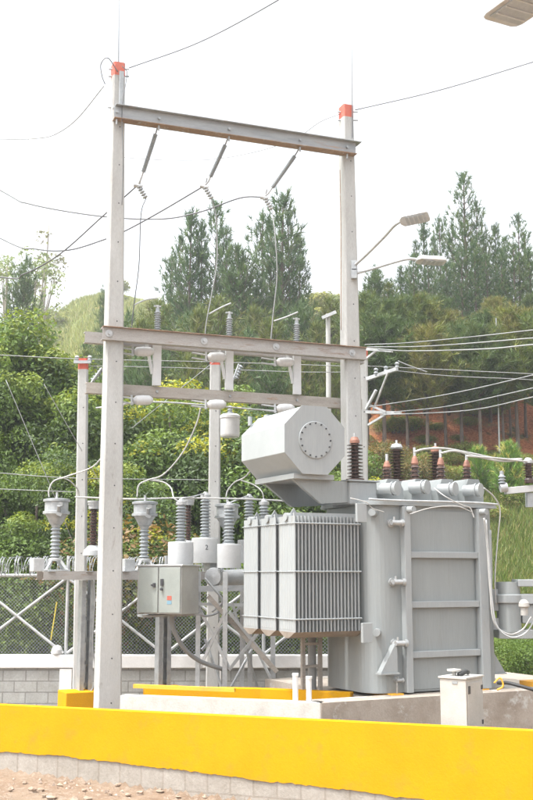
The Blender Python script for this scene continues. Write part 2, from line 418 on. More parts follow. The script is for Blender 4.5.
# gravel stuff
n = 2600
gx = rng.uniform(-6.5, 2.5, n); gy = rng.uniform(9.5, 14.4, n)
s_ = (gx-WL.x)*(-wn.x)+(gy-WL.y)*(-wn.y); k_ = s_ < -.02; gx, gy, s_ = gx[k_], gy[k_], s_[k_]
gr = rng.uniform(.004, .018, len(gx))*(1+1.0*(s_ > -.5)); gz = height(gx, gy)
base = np.array([[1,0,0],[-.5,.87,0],[-.5,-.87,0],[0,0,.9],[0,0,-.5]])
fc = np.array([[0,1,3],[1,2,3],[2,0,3],[1,0,4],[2,1,4],[0,2,4]])
ang = rng.uniform(0, 6.28, len(gx)); ca, sa = np.cos(ang), np.sin(ang)
bb = np.stack([base[None,:,0]*ca[:,None]-base[None,:,1]*sa[:,None], base[None,:,0]*sa[:,None]+base[None,:,1]*ca[:,None], np.repeat(base[None,:,2], len(gx), 0)], -1)
vv = bb*gr[:,None,None]*rng.uniform(.6,1.3,(len(gx),5,1))+np.stack([gx,gy,gz],1)[:,None,:]
ff = fc[None]+np.arange(len(gx))[:,None,None]*5
me = fast_mesh('gravel', vv.reshape(-1,3), ff.reshape(-1,3), 'gravel', 3)
o = bpy.data.objects.new('gravel', me); COL.objects.link(o); tag(o, 'loose pinkish gravel scattered on the dirt ground', 'gravel', None, 'stuff')

# ------------------------------------------------------------------ vegetation generators
def leaf_quads(cent, nrm, size, aspect=.5):
    """diamond leaves: arrays (n,3),(n,3),(n,)"""
    n = len(cent)
    r = rng.normal(size=(n,3)); a = np.cross(nrm, r); a /= np.linalg.norm(a, axis=1)[:,None]+1e-9
    b = np.cross(nrm, a); b /= np.linalg.norm(b, axis=1)[:,None]+1e-9
    L = size[:,None]
    q = np.stack([cent-a*L*.5, cent+b*L*aspect*.5+nrm*L*.06, cent+a*L*.5, cent-b*L*aspect*.5+nrm*L*.06], 1)
    return q
def crown_mesh(name, H, R, zc, nclump, nleaf, lsize, cols, young=None, seed=0, low=.15, crad=(.45,.9), flat=.8):
    """clumped crown: centre zc, radii R (xy), H (z half height)"""
    global rng
    old = rng; rng = np.random.default_rng(seed)
    cs = []
    while len(cs) < nclump:
        p = rng.normal(size=3); p /= np.linalg.norm(p); rr = rng.uniform(.45, 1.0)**.5
        lump = 1+.16*math.sin(p[0]*4+seed)*math.sin(p[1]*5+seed*2)+.13*math.sin(p[2]*6+seed*3)
        c = p*rr*lump*np.array([R, R, H])
        if c[2] < -H*(1-low): continue
        cs.append((c, rr))
    Q = []; T = []
    for c, rr in cs:
        r = rng.uniform(*crad)
        k = int(nleaf*(r/crad[1])**1.5)
        d = rng.normal(size=(k,3)); d[:,2] += .45; d /= np.linalg.norm(d, axis=1)[:,None]
        rad = r*(rng.uniform(.35,1,k)**.5)
        pos = c+d*rad[:,None]*np.array([1,1,flat])
        nr = d*.6+rng.normal(size=(k,3))*.45+np.array([0,0,.35]); nr /= np.linalg.norm(nr, axis=1)[:,None]
        sz = rng.uniform(.7,1.3,k)*lsize
        Q.append(leaf_quads(pos, nr, sz, .48))
        ci = np.array(cols[rng.integers(len(cols))]); col = 1.2*np.repeat(ci[None], k, 0)*rng.uniform(.7,1.3,(k,1))
        if young is not None:
            f, yc = young
            if rng.random() < f*(0.45+.9*max(0, c[2]/H)):
                pick = (d[:,2] > .3) & (rng.random(k) < .75)
                col[pick] = np.array(yc)*rng.uniform(.75,1.25,(pick.sum(),1))  # new leaves, plus light on the clump tops painted into the tint
        T.append(np.repeat(col, 4, 0))
    Q = np.concatenate(Q); T = np.concatenate(T); Q[...,2] += zc
    rng = old
    return fast_mesh(name, Q.reshape(-1,3), np.arange(len(Q)*4).reshape(-1,4), 'leaf', 4, T), [c+np.array([0,0,zc]) for c, _ in cs]
def tree_from(mesh, trunkmesh, name, loc, label, cat, group, rot=0, scale=1, part='crown'):
    r = thing(name, label, cat, loc, group)
    for nm, me in (('trunk', trunkmesh), (part, mesh)):
        if me is None: continue
        o = bpy.data.objects.new(nm, me); COL.objects.link(o); o.parent = r
    r.rotation_euler.z = rot; r.scale = scale if hasattr(scale, '__len__') else (scale,)*3
    return r
def trunk_mesh(H, cents, r0, m='bark', seed=0, lean=.2, nl=9):
    rr = random.Random(seed); mb = MB()
    top = V((rr.uniform(-lean,lean), rr.uniform(-lean,lean), H))
    pts = [V((0,0,-.4)), V((rr.uniform(-.1,.1), rr.uniform(-.1,.1), H*.3)), top*.65, top]
    mb.tube(smooth_pts(pts, 4), [r0*(1-.75*i/12) for i in range(13)], 8)
    for c in rr.sample(cents, min(nl, len(cents))):
        c = V(c); s = V((0,0,min(c.z*.55, H*.8)))
        mb.tube(smooth_pts([s, (s+c)/2+V((0,0,-.15)), c], 4), [r0*.35*(1-.08*i) for i in range(9)], 5)
    me = bpy.data.meshes.new('trunk'); me.from_pydata([tuple(p) for p in mb.v], [], mb.f)
    me.polygons.foreach_set('use_smooth', mb.sm); me.materials.append(M[m]); return me

DG = [(.075,.12,.030),(.095,.15,.036),(.12,.175,.040),(.06,.095,.032)]
MG = [(.11,.17,.032),(.14,.20,.038),(.085,.14,.032)]
YC = (.19,.24,.04)
# kinds: mesh builders
def broad(H, R, seed, cols, young, lsize=.105, ncl=95, nleaf=330, bottom=.1):
    zc = H*(.5+bottom/2); hh = H/2*(1-bottom)
    cm, cs = crown_mesh('crown', hh-.35, R-.3, zc, ncl, nleaf, lsize, cols, young, seed, low=.0)
    return cm, trunk_mesh(zc+hh*.4, cs, .16, seed=seed)
K1 = broad(8.6, 3.4, 11, DG+MG, (.4, YC), ncl=175, nleaf=1000)
K2 = broad(7.0, 3.0, 12, DG, (.25, YC), ncl=120, nleaf=1000)
K6 = broad(8.6, 2.1, 19, DG+MG, (.55, YC), ncl=120, nleaf=640, lsize=.135)
K7 = broad(7.6, 1.9, 20, DG+MG, (.45, YC), ncl=95, nleaf=640, lsize=.135)
K3 = broad(5.2, 2.6, 13, DG, (.55, (.33,.33,.03)), ncl=110, nleaf=950)
K4 = broad(3.2, 1.8, 14, MG+[(.16,.22,.04)], (.2, (.24,.26,.05)), ncl=70, nleaf=380, lsize=.11)
K5 = broad(2.6, 1.6, 15, [(.16,.10,.04),(.10,.09,.03),(.07,.09,.02)], (.3,(.22,.15,.04)), ncl=55, nleaf=340, lsize=.10)
def put(u, D, K, vt, label, group='leafy trees behind the fence', name='leafy_tree', cat='tree', rot=0, H=None, part='crown', wide=1.0):
    """stand a tree at column u, depth D with its top at row vt"""
    x = Xat(u, D); z = hz(x, D); s = (Zv(vt, D)-z)/H
    return tree_from(K[0], K[1], name, (x, D, z-.05), label, cat, group, rot, (s*wide, s*wide, s), part)
def Xat(u, D): return P(u, 470, D).x
put(-30, 25.5, K1, 312, 'big dark green leafy tree with yellow green tips at the left edge', rot=.3, H=8.6, wide=.8)
put(28, 26.0, K6, 312, 'rounded dark green leafy tree standing highest against the grassy hill', rot=3.3, H=8.6)
put(55, 24.6, K7, 368, 'narrow leafy tree just left of the small left concrete pole', rot=1.2, H=7.6, wide=.9)
put(92, 28, K1, 408, 'leafy tree with yellow tips between the small left pole and the tall one', rot=1.7, H=8.6)
put(135, 28.5, K2, 398, 'dark leafy tree directly behind the tall left concrete pole', rot=.7, H=7.0)
put(178, 26.5, K3, 402, 'leafy tree topped with bright yellow new leaves between the two left poles', rot=2.7, H=5.2)
put(238, 27, K3, 412, 'leafy tree with yellow flecks behind the small middle concrete pole', rot=.4, H=5.2)
put(205, 31, K2, 378, 'olive leafy tree rising behind the yellow topped tree', rot=4.0, H=7.0)
put(286, 28, K2, 425, 'dark leafy tree half hidden behind the conservator drum', rot=5.0, H=7.0)
put(330, 27, K3, 450, 'leafy tree hidden behind the radiators and the right pole', rot=3.1, H=5.2)
put(40, 22.8, K2, 440, 'dark shrubby tree close behind the razor wire at the left', rot=1.1, H=7.0)
put(110, 22.6, K3, 482, 'low leafy tree close behind the fence by the tall left pole', rot=1.9, H=5.2)
put(5, 22.2, K4, 540, 'low bush behind the fence below the leftmost bowl headed transformer', rot=.9, H=3.2, name='bush', cat='bush', group='bushes behind the fence')
put(66, 21.8, K4, 560, 'dark bush against the chain link beside the small left pole', rot=2.9, H=3.2, name='bush', cat='bush', group='bushes behind the fence')
put(140, 21.6, K5, 527, 'reddish brown bush behind the second bowl headed transformer', rot=.9, H=2.6, name='bush', cat='bush', group='bushes behind the fence')
put(112, 21.4, K4, 575, 'low green bush behind the chain link at the foot of the tall pole', rot=4.9, H=3.2, name='bush', cat='bush', group='bushes behind the fence')
put(185, 21.6, K4, 560, 'green bush behind the fence under the grey control cabinet', rot=5.9, H=3.2, name='bush', cat='bush', group='bushes behind the fence')
put(235, 21.6, K4, 545, 'green bush behind the lattice steel stand', rot=3.9, H=3.2, name='bush', cat='bush', group='bushes behind the fence')
put(295, 21.8, K4, 540, 'green bush behind the radiators', rot=2.2, H=3.2, name='bush', cat='bush', group='bushes behind the fence')

# pines ---------------------------------------------------------------
def pine_mesh(H, seed, lowfrac=.15, R=2.0, dense=1.0, cols=((.075,.14,.055),(.05,.10,.042),(.105,.16,.06)), nl=.36, up=.62, tipc=None, nw=.04, per=14, sharp=1.0):
    r = np.random.default_rng(seed); rr = random.Random(seed)
    mb = MB(); bend = r.uniform(-.25,.25,2)
    def ax(z): return np.array([bend[0]*(z/H)**2, bend[1]*(z/H)**2, z])
    mb.tube([V(ax(H*i/10)) if i else V((0,0,-.5)) for i in range(11)], [.012*H*(1-.9*i/10)+.01 for i in range(11)], 7)
    cent = []; dirs = []; tone = []
    z = H*lowfrac
    while z < H*.985:
        f = (z/H-lowfrac)/(1-lowfrac)
        prof = min(1, (.45+f*2.2))*(1-f)**.75*sharp+.05
        nb = rr.choice([4,5,5,6]) if f < .9 else 3
        a0 = rr.uniform(0, 6.28)
        for b in range(nb):
            if rr.random() > .93: continue
            a = a0+6.28*b/nb+rr.uniform(-.35,.35); L = R*prof*rr.uniform(.6,1.2)
            rise = up+.5*f+rr.uniform(-.12,.15)
            d0 = np.array([math.cos(a), math.sin(a), rise*.6]); s = ax(z)
            pts = [s+d0*L*t+np.array([0,0,rise*L*.55*t*t]) for t in (0,.33,.66,1)]
            if L > .5: mb.tube([V(p) for p in pts], [.022,.016,.011,.006], 3)
            nt = max(2, int(L*5.0*dense)); tn = rr.randrange(len(cols))
            for k in range(nt):
                t = .22+.78*(k+.5)/nt if nt > 2 else rr.uniform(.5,1)
                p = s+d0*L*t+np.array([0,0,rise*L*.55*t*t])+r.normal(0,.10+.10*min(L,1.5)*(1-abs(t-.6)),3)*np.array([1,1,.5])
                dd = d0+np.array([0,0,.9*rise*t+.55]); dd += r.normal(0,.4,3); dd /= np.linalg.norm(dd)
                cent.append(p); dirs.append(dd); tone.append(tn)
        z += H*(.026+.016*rr.random())*(1 if f < .75 else .7)
    # leader
    for k in range(4): cent.append(ax(H*(.96+.012*k))); dirs.append(np.array([0,0,1.])); tone.append(0)
    cent = np.array(cent); dirs = np.array(dirs); tone = np.array(tone); n = len(cent)
    c = np.repeat(cent, per, 0); d = np.repeat(dirs, per, 0)+r.normal(0,.55,(n*per,3)); d /= np.linalg.norm(d, axis=1)[:,None]
    c = c+np.repeat(dirs, per, 0)*r.uniform(-.15,.12,(n*per,1))
    s = np.cross(d, r.normal(size=(n*per,3))); s /= np.linalg.norm(s, axis=1)[:,None]
    L = nl*r.uniform(.7,1.25,(n*per,1))
    T = np.stack([c-s*nw*.5, c+s*nw*.5, c+d*L], 1)
    col = np.array(cols)[np.repeat(tone, per)]*r.uniform(.7,1.3,(n*per,1))
    if tipc is not None:
        pk = np.repeat(r.random(n) < .12, per); col[pk] = np.array(tipc)*r.uniform(.8,1.2,(pk.sum(),1))
    me = fast_mesh('crown', T.reshape(-1,3), np.arange(n*per*3).reshape(-1,3), 'needle', 3, np.repeat(col, 3, 0))
    tm = bpy.data.meshes.new('trunk'); tm.from_pydata([tuple(p) for p in mb.v], [], mb.f); tm.polygons.foreach_set('use_smooth', mb.sm); tm.materials.append(M['bark'])
    return me, tm
PT = [pine_mesh(12, 21+i, lowfrac=.22+.1*(i % 2), R=[1.7,2.0,1.5,1.9][i], dense=[.95,.8,1.1,.85][i], per=15, sharp=[.9,1.05,.8,1.0][i]) for i in range(4)]            # tall plantation pines
OL = ((.13,.165,.045),(.095,.135,.04),(.165,.18,.055))
PB = [pine_mesh(9, 41+i, lowfrac=.03, R=2.0, dense=1.15, per=15, cols=OL if i else ((.075,.13,.05),(.10,.155,.06),(.065,.11,.045)), sharp=1.15) for i in range(3)]    # bushy young pines
PS = [pine_mesh(2.6, 61+i, lowfrac=.05, R=.75, dense=2.0, per=16, nl=.26, nw=.02, cols=((.15,.27,.045),(.11,.21,.04)), tipc=(.5,.45,.14)) for i in range(2)]
def pine(u, D, K, vt, H, label, group, rot=0, wide=1.0, zoff=0, name='pine_tree'):
    x = Xat(u, D); z = hz(x, D)+zoff; s = (Zv(vt, D)-z)/H
    return tree_from(K[0], K[1], name, (x, D, z), label, 'pine tree', group, rot, (s*wide, s*wide, s))
# left group on the skyline behind the gantry
LG = 'tall pines on the skyline behind the gantry'
for i, (u, D, vt, w, lab) in enumerate([
    (186, 50, 213, .80, 'leftmost tall pine rising between the two gantry beams'),
    (213, 52, 205, .78, 'slender pine between the second and first hanging insulator strings'),
    (243, 49, 250, .85, 'shorter pine in the dip between the two taller skyline pairs'),
    (262, 53, 212, .85, 'pine whose tip stands just left of the third insulator string clamp'),
    (281, 50, 196, .95, 'tallest pine of those framed by the gantry'),
    (178, 51, 240, .6, 'low spire on the left flank of the framed skyline pines'),
    (200, 50, 222, .62, 'spire between the leftmost tall pine and the slender one'),
    (224, 51, 228, .6, 'spire just right of the slender framed pine'),
    (271, 52, 222, .6, 'narrow spire left of the tallest framed pine'),
    (291, 51, 214, .6, 'narrow spire right of the tallest framed pine'),
    (300, 54, 236, .85, 'rightmost framed pine sloping down towards the right gantry pole'),
    (168, 52, 255, .8, 'low shouldered pine at the left end of the framed skyline pines')]):
    pine(u, D, PT[i % 4] if 'shorter' not in lab else PB[0], vt, 12 if 'shorter' not in lab else 9, lab, LG, rot=i*1.3, wide=w*1.1)
lowp = [(118,44,318),(140,42,322),(160,46,305),(178,43,318),(198,42,312),(222,44,300),(240,41,335),(255,45,310),(276,42,322),(296,45,305),(318,43,325),(335,45,300),(150,36,352),(190,35,358),(232,36,350),(268,35,362),(305,36,352),(336,36,365),(126,37,362),(84,48,352)]
for i, (u, D, vt) in enumerate(lowp):
    pine(u, D, PB[i % 3], vt, 9, 'bushy olive green young pine in the thicket behind the gantry beams', 'young pines in the thicket behind the gantry', rot=i*2.1, wide=.95)
# right plantation
RG = 'tall pines of the plantation above the red bank'
for i, (u, D, vt, w, lab) in enumerate([
    (472, 50, 176, .86, 'tallest pine of all, right of the lower street lamp head'),
    (430, 52, 214, .70, 'slender pine rising directly behind the street lamp heads'),
    (446, 49, 216, .62, 'narrow pine just right of the lower street lamp head'),
    (502, 51, 226, .78, 'thin crowned pine between the tallest pine and the right edge one'),
    (526, 48, 216, .80, 'tall pine cut by the right edge of the picture'),
    (378, 47, 266, 1.0, 'short pointed pine just right of the right gantry pole'),
    (396, 48, 279, 1.0, 'low pine under the street lamp arms'),
    (415, 50, 268, .70, 'pine with its tip under the lower street lamp arm'),
    (484, 51.5, 203, .62, 'narrow spire pressed against the right flank of the tallest pine'),
    (420, 53, 240, .6, 'short spire just left of the pines behind the lamp heads'),
    (459, 52, 224, .62, 'spire on the left flank of the tallest pine'),
    (492, 53, 236, .62, 'low spire two trees right of the tallest pine'),
    (514, 52, 238, .62, 'low spire beside the pine at the right edge'),
    (439, 53, 236, .62, 'low spire between the two narrow pines behind the lamps'),
    (410, 49, 270, .8, 'low spire left of the pines behind the lamp heads'),
    (534, 52, 236, .62, 'spire sliced by the right edge of the picture')]):
    pine(u, D, PT[(i+1) % 4], vt, 12, lab, RG, rot=i*1.9+.4, wide=w*1.15)
PM = [pine_mesh(12, 81+i, lowfrac=.40, R=2.5, dense=1.15, per=15, cols=[((.08,.13,.045),(.11,.15,.05),(.07,.11,.04)),OL,((.18,.20,.05),(.14,.17,.045),(.20,.19,.07)),((.10,.15,.05),(.14,.18,.055))][i], sharp=1.25, nl=.62, nw=.06) for i in range(4)]
for i in range(40):
    u = 366+i*4.9+rng.uniform(-4,4); D = [36.8,39.0,41.5,44.5][i % 4]+rng.uniform(-.6,.6); vt = rng.uniform(295,345)
    pine(u, D, PM[(i*7+i//5) % 4], vt, 12, 'olive green pine in the dense front rows of the plantation', 'olive pines of the front plantation rows', rot=i*1.7, wide=rng.uniform(1.1,1.4))
for i, (u, D, vt) in enumerate([(376,45,272),(391,46,284),(368,46,300),(399,45,294),(404,47,266),(418,47,256),(452,47,262),(467,47,248),(481,47,242),(494,48,256),(508,47,250),(521,47,243),(538,47,250),(434,47,262)]):
    bushy = u < 395
    pine(u, D, PB[i % 3] if bushy else PT[(i*3+2) % 4], vt, 9 if bushy else 12, 'mid height pine closing the gap between the skyline pines at the right', 'mid height pines of the plantation', rot=i*1.3, wide=1.0)
mp = [(366,46,318),(388,45,322),(408,47,312),(428,45,308),(450,46,300),(470,45,318),(492,46,308),(512,45,305),(532,46,300),(378,52,305),(420,55,300),(462,56,290),(505,56,296),(440,50,322),(482,50,325),(524,51,315),(396,50,316)]
for i, (u, D, vt) in enumerate(mp):
    pine(u, D, PT[i % 4], vt, 12, 'shorter plantation pine filling the row above the red bank', 'shorter pines filling the plantation rows', rot=i*2.4, wide=.85)
sp_ = [(402,36,458),(424,37,447),(436,33,470),(480,34,448),(507,33,446),(458,38,452),(526,34,478),(420,40,440),(376,38,455),(490,39,440)]
for i, (u, D, vt) in enumerate(sp_):
    pine(u, D, PS[i % 2], vt, 2.6, 'small bright green pine sapling on the slope behind the transformer', 'pine saplings on the slope behind the transformer', rot=i*2.4, name='pine_sapling', wide=1.1)
# eucalyptus-like trees on the left skyline
cm, cs = crown_mesh('crown', 2.6, 1.7, 5.4, 20, 90, .2, [(.22,.25,.17),(.27,.28,.21),(.18,.22,.13)], None, 77, low=.0, crad=(.35,.7))
KE = (cm, trunk_mesh(7.2, cs, .13, 'bark_pale', 5, .3, 14))
put(30, 62, KE, 246, 'airy grey green tree with pale trunk on the left skyline', 'trees on the left skyline', 'tall_tree', rot=1, H=8.4)
put(2, 60, KE, 238, 'airy grey green tree at the very left edge of the skyline', 'trees on the left skyline', 'tall_tree', rot=3, H=8.4)
cm, cs = crown_mesh('crown', 2.2, .7, 6.0, 9, 60, .2, [(.16,.16,.15),(.2,.2,.18)], None, 78, low=.0, crad=(.25,.5))
put(36, 64, (cm, trunk_mesh(8.0, cs, .09, 'bark_pale', 6, .5, 9)), 203, 'thin nearly bare tree reaching highest on the left skyline', 'trees on the left skyline', 'tall_tree', rot=.5, H=8.8)
pine(14, 55, PB[0], 262, 9, 'dark pine in front of the airy trees at the left edge', 'dark pines on the left hillside', wide=.7)
pine(103, 66, PB[0], 284, 9, 'small dark pine on the grassy hill left of the tall pole', 'dark pines on the left hillside', wide=.75)
pine(86, 52, PB[0], 345, 9, 'dark pointed pine on the hill just above the small left pole', 'dark pines on the left hillside', rot=2, wide=.8)
# shrubs on the grassy hill

ns_, shr = 46, []
KB = broad(1.6, 1.1, 16, [(.17,.20,.05),(.20,.21,.06),(.15,.17,.05)], (.3,(.22,.22,.05)), ncl=22, nleaf=150, lsize=.22)
for i in range(16):
    u = rng.uniform(25, 345); D = rng.uniform(84, 121); x = Xat(u, D)
    s = rng.uniform(.3, .75)
    tree_from(KB[0], KB[1], 'shrub', (x, D, hz(x, D)-.1), 'round pale green shrub on the far grassy hill', 'shrub', 'shrubs on the far grassy hill', i, s*1.3)
KR = broad(1.6, 1.2, 18, [(.15,.20,.045),(.12,.17,.04),(.18,.15,.05)], (.3,(.25,.24,.06)), ncl=26, nleaf=200, lsize=.12)
for i in range(80):
    u = rng.uniform(365, 560); D = rng.uniform(31, 45); x = Xat(u, D)
    s = rng.uniform(.12, .42)
    tree_from(KR[0], KR[1], 'shrub', (x, D, hz(x, D)-.1), 'small olive and rust coloured shrub on the red bank', 'shrub', 'shrubs on the red bank', i, (s*1.5,s*1.5,s))
KY = broad(5, 3, 17, [(.17,.19,.045),(.12,.15,.04),(.22,.22,.06)], None, ncl=50, nleaf=260, lsize=.3)
for i, (u, D, vt) in enumerate([(318,95,288),(345,92,294),(252,98,288),(300,100,292)]):
    put(u, D, KY, vt, 'pale yellow green tree on the hill crest behind the pines', 'pale trees on the hill crest', 'hill_tree', rot=i, H=5)
# undergrowth bushes right side
for i, (u, D, vt, K, H, lab) in enumerate([
    (522, 20.5, 628, K4, 3.2, 'green bush under the grey tap changer at the right edge'),
    (500, 22.5, 632, K4, 3.2, 'low bush behind the right foot of the transformer'),
    
    (418, 33, 455, K5, 2.6, 'rusty brown bush behind the bushings'),
    (380, 34, 440, K5, 2.6, 'rusty brown bush beside the third small pole'),
    (468, 41, 420, K5, 2.6, 'rusty bush on top of the red bank')]):
    put(u, D, K, vt, lab, 'bushes on the slope at the right', 'bush', 'bush', rot=i*1.1, H=H)
# grass
def grass(name, n, fx, fy, hh, label, cols):
    x, y = fx(n), fy(n); x = x*y; z = height(x, y)
    h = rng.uniform(.5,1.3,n)*hh; a = rng.uniform(0, 6.28, n); w = h*.06+.004
    dx, dy = np.cos(a), np.sin(a); lx, ly = rng.normal(0,.35,n)*h, rng.normal(0,.35,n)*h
    b0 = np.stack([x-dx*w, y-dy*w, z-.02], 1); b1 = np.stack([x+dx*w, y+dy*w, z-.02], 1)
    tp = np.stack([x+lx, y+ly, z+h], 1)
    T = np.stack([b0, b1, tp], 1)
    c = np.array(cols)[rng.integers(len(cols), size=n)]*rng.uniform(.7,1.3,(n,1))
    me = fast_mesh(name, T.reshape(-1,3), np.arange(n*3).reshape(-1,3), 'needle', 3, np.repeat(c, 3, 0))
    o = bpy.data.objects.new(name, me); COL.objects.link(o); tag(o, label, 'grass', None, 'stuff')
GC = [(.12,.18,.04),(.16,.21,.045),(.10,.15,.035),(.26,.24,.10)]
grass('grass', 130000, lambda n: rng.uniform(.10,.34,n), lambda n: 20+15.5*rng.random(n)**1.0, .30, 'long green grass on the slope right of the transformer', GC)
grass('grass', 30000, lambda n: rng.uniform(-.38,.12,n), lambda n: 20+6*rng.random(n), .3, 'grass growing behind the chain link fence', GC)
grass('dry_grass', 60000, lambda n: rng.uniform(-.27,.08,n), lambda n: 70+50*rng.random(n)**.8, .55, 'pale yellow green grass on the far hill', [(.22,.25,.075),(.17,.21,.06),(.27,.26,.10)])

# ------------------------------------------------------------------ fence and block wall
FD = 19.5
zc0, zc1 = Zv(668, FD), Zv(655, FD)
XL, XR = -8.2, 2.55
t = thing('block_wall', 'grey block wall with thick white capping under the chain link fence', 'wall', ((XL+XR)/2, FD, -.4))
MB().box(((XL+XR)/2, FD+.09, (-.4+zc0)/2), (XR-XL, .18, zc0+.4)).build('block_courses', 'blocks', t)
MB().box(((XL+XR)/2, FD+.09, (zc0+zc1)/2), (XR-XL+.06, .27, zc1-zc0)).build('capping', 'capwhite', t, bevel=.012)
for x in (-5.6, -3.52, -.9, 1.6):
    MB().box((x, FD+.08, (-.4+zc0)/2-.004), (.22, .23, zc0+.39)).build('pilaster', 'capwhite', t, bevel=.01)
zr = Zv(575.5, FD)
t = thing('chain_link_fence', 'chain link fence with white pipe braces and razor wire coils on top', 'fence', ((XL+XR)/2, FD, zc1))
MB().cyl((XL, FD+.09, zr), (XR, FD+.09, zr), .03, n=10).build('top_rail', 'galv_pale', t)
px_ = [XL+1.62*i for i in range(7)]
px_ = [-3.55+1.75*i for i in range(-2, 4)]
for x in px_: MB().cyl((x, FD+.09, zc1), (x, FD+.09, zr+.35), .032, n=10).build('post', 'galv_pale', t)
for a, b in zip(px_, px_[1:]):
    MB().cyl((a+.03, FD+.05, zc1+.03), (b-.03, FD+.05, zr-.06), .026, n=8).build('brace', 'galv_pale', t)
    MB().cyl((a+.03, FD+.015, zr-.06), (b-.03, FD+.015, zc1+.03), .026, n=8).build('brace', 'galv_pale', t)
mb = MB(); hgt = zr-zc1-.02; x = XL-hgt
while x < XR:
    for sgn in (1, -1):
        x0, x1 = (x, x+hgt) if sgn > 0 else (x+hgt, x)
        z0, z1 = zc1+.01, zr
        p0, p1 = V((x0, FD+.13+.004*sgn, z0)), V((x1, FD+.13+.004*sgn, z1))
        d = p1-p0
        lo = 0; hi = 1
        for e, s in ((XL, 1), (XR, -1)):
            pass
        if min(x0, x1) < XL or max(x0, x1) > XR: continue
        mb.cyl(p0, p1, .0027, n=3, caps=False)
    x += .062
mb.build('chain_link', 'galv_pale', t)
mb = MB(); pts = []; rc = .17; zz = zr+.16
for i in range(int((XR-XL)/.095*14)):
    a = i/14*2*math.pi; x = XL+i/14*.095
    pts.append((x+.05*math.sin(a*.37), FD+.09+rc*math.sin(a), zz+rc*math.cos(a)*(1+.08*math.sin(a*.21))))
mb.tube(pts, .0055, 4); mb.tube([(p[0]+.045, p[1]+.02, zz+(p[2]-zz)*.9+.015) for p in pts], .0055, 4)
for i in range(0, len(pts), 3):
    p = V(pts[i]); mb.add([p+V((-.02,0,.008)), p+V((.02,0,-.008)), p+V((.004,.0,.018)), p+V((-.004,0,-.018))], [(0,3,1,2)])
mb.build('razor_wire', 'galv', t)
# orange rod standing behind fence and round white float on the wall
o = MB().cyl(P(51,640,FD+.6), P(57,602,FD+.6), .014, n=6).build('marker_rod', 'plastic_yellow'); tag(o, 'thin yellow rod leaning behind the chain link fence', 'rod')
o = MB().lathe([(.0,0),(.09,0),(.105,.04),(.10,.10),(.07,.16),(.02,.18),(0,.18)], P(57,655.5,FD+.04), n=16).build('white_bucket', 'white'); tag(o, 'round white lump resting on the wall capping by the small left pole', 'bucket')

# ------------------------------------------------------------------ gantry
GL = V((-2.275,16,0)); GR = V((1.40,17.4,0)); g2 = (GR-GL).normalized(); gf = V((g2.y,-g2.x,0))
RG2 = Matrix((g2, -gf, V((0,0,1)))).transposed()
def gp(u, z, off=0):
    """point on the gantry plane moved off metres towards the camera"""
    O = GL+gf*off; return online((O.x, O.y), (g2.x, g2.y), u, z)
def cpole(name, base, topc, wb, wt, db, dt, ztop, zbase, label, red=.22, R=RG2, group=None, parts=True, redm=True):
    t = thing(name, label, 'pole', (base.x, base.y, zbase), group)
    def sec(c, w, d, ch): 
        h, k = w/2, d/2
        return [c+R@V(q) for q in ((-h+ch,-k,0),(h-ch,-k,0),(h,-k+ch,0),(h,k-ch,0),(h-ch,k,0),(-h+ch,k,0),(-h,k-ch,0),(-h,-k+ch,0))]
    def shaft(z0, z1):
        mb = MB(); f0 = (z0-zbase)/(ztop-zbase); f1 = (z1-zbase)/(ztop-zbase)
        n = 10; rings = []
        for i in range(n+1):
            f = f0+(f1-f0)*i/n; c = V(base).lerp(V(topc), f); c = V((c.x, c.y, zbase+f*(ztop-zbase)))
            rings += sec(c, wb+(wt-wb)*f, db+(dt-db)*f, .022)
        mb.add(rings, [(i*8+j, i*8+(j+1)%8, (i+1)*8+(j+1)%8, (i+1)*8+j) for i in range(n) for j in range(8)]+[tuple(range(n*8, n*8+8))])
        return mb
    shaft(zbase, ztop-red).build('shaft', 'concrete', t)
    if redm: shaft(ztop-red, ztop).build('painted_top', 'red', t)
    if parts:
        z = zbase+1.0
        while z < ztop-.5:
            f = (z-zbase)/(ztop-zbase); c = V(base).lerp(V(topc), f); d = db+(dt-db)*f
            c = V((c.x, c.y, z))
            MB().cyl(c+R@V((.02,-d/2-.002,0)), c+R@V((.02,-d/2+.03,0)), .011, n=8).build('painted_hole', 'dark', t)  # dark plugs standing proud; the shade of the holes is painted, not bored
            z += .62
    return t
zt = Zv(65, 16); zb = -.6
pl = cpole('concrete_pole', GL, V((-2.345,16,0)), .37, .185, .30, .22, zt, zb, 'tall left concrete pole of the gantry with a red top and lightning rod')
c = V((-2.345,16,zt))
MB().cyl(c+gf*.05+V((.0,0,-.2)), c+V((-.01,0,.02))+V((0,0,1.15)), .012, .004, n=6).build('lightning_rod', 'wire', pl)
MB().box(c+gf*.135+V((.03,0,-.52)), (.07,.035,.7), RG2).build('clamp_plate', 'galv', pl, bevel=.004)
mb = MB()
for k in (-.08,-.2,-.72): mb.cyl(c+V((-.14,-.02,k)), c+V((.18,-.02,k)), .014, n=8)
mb.build('through_bolt', 'galv', pl)
wl = [P(118,72,15.85),P(108,58,15.8),P(101,64,15.8),P(102,76,15.8),P(105,84,15.8)]
MB().tube(smooth_pts(wl), .009, 5).build('ground_lead', 'wire', pl)
wl = [P(122,66,15.85),P(127,72,15.85),P(126,82,15.85),P(122,110,15.8),P(123,160,15.8),P(122,205,15.8)]
MB().tube(smooth_pts(wl), .007, 5).build('ground_lead', 'wire', pl)
zt2 = Zv(107, 17.4)
pr = cpole('concrete_pole', GR, V((1.355,17.4,0)), .36, .19, .30, .22, zt2, zb, 'tall right concrete pole of the gantry carrying two street lamps')
c = V((1.355,17.4,zt2))
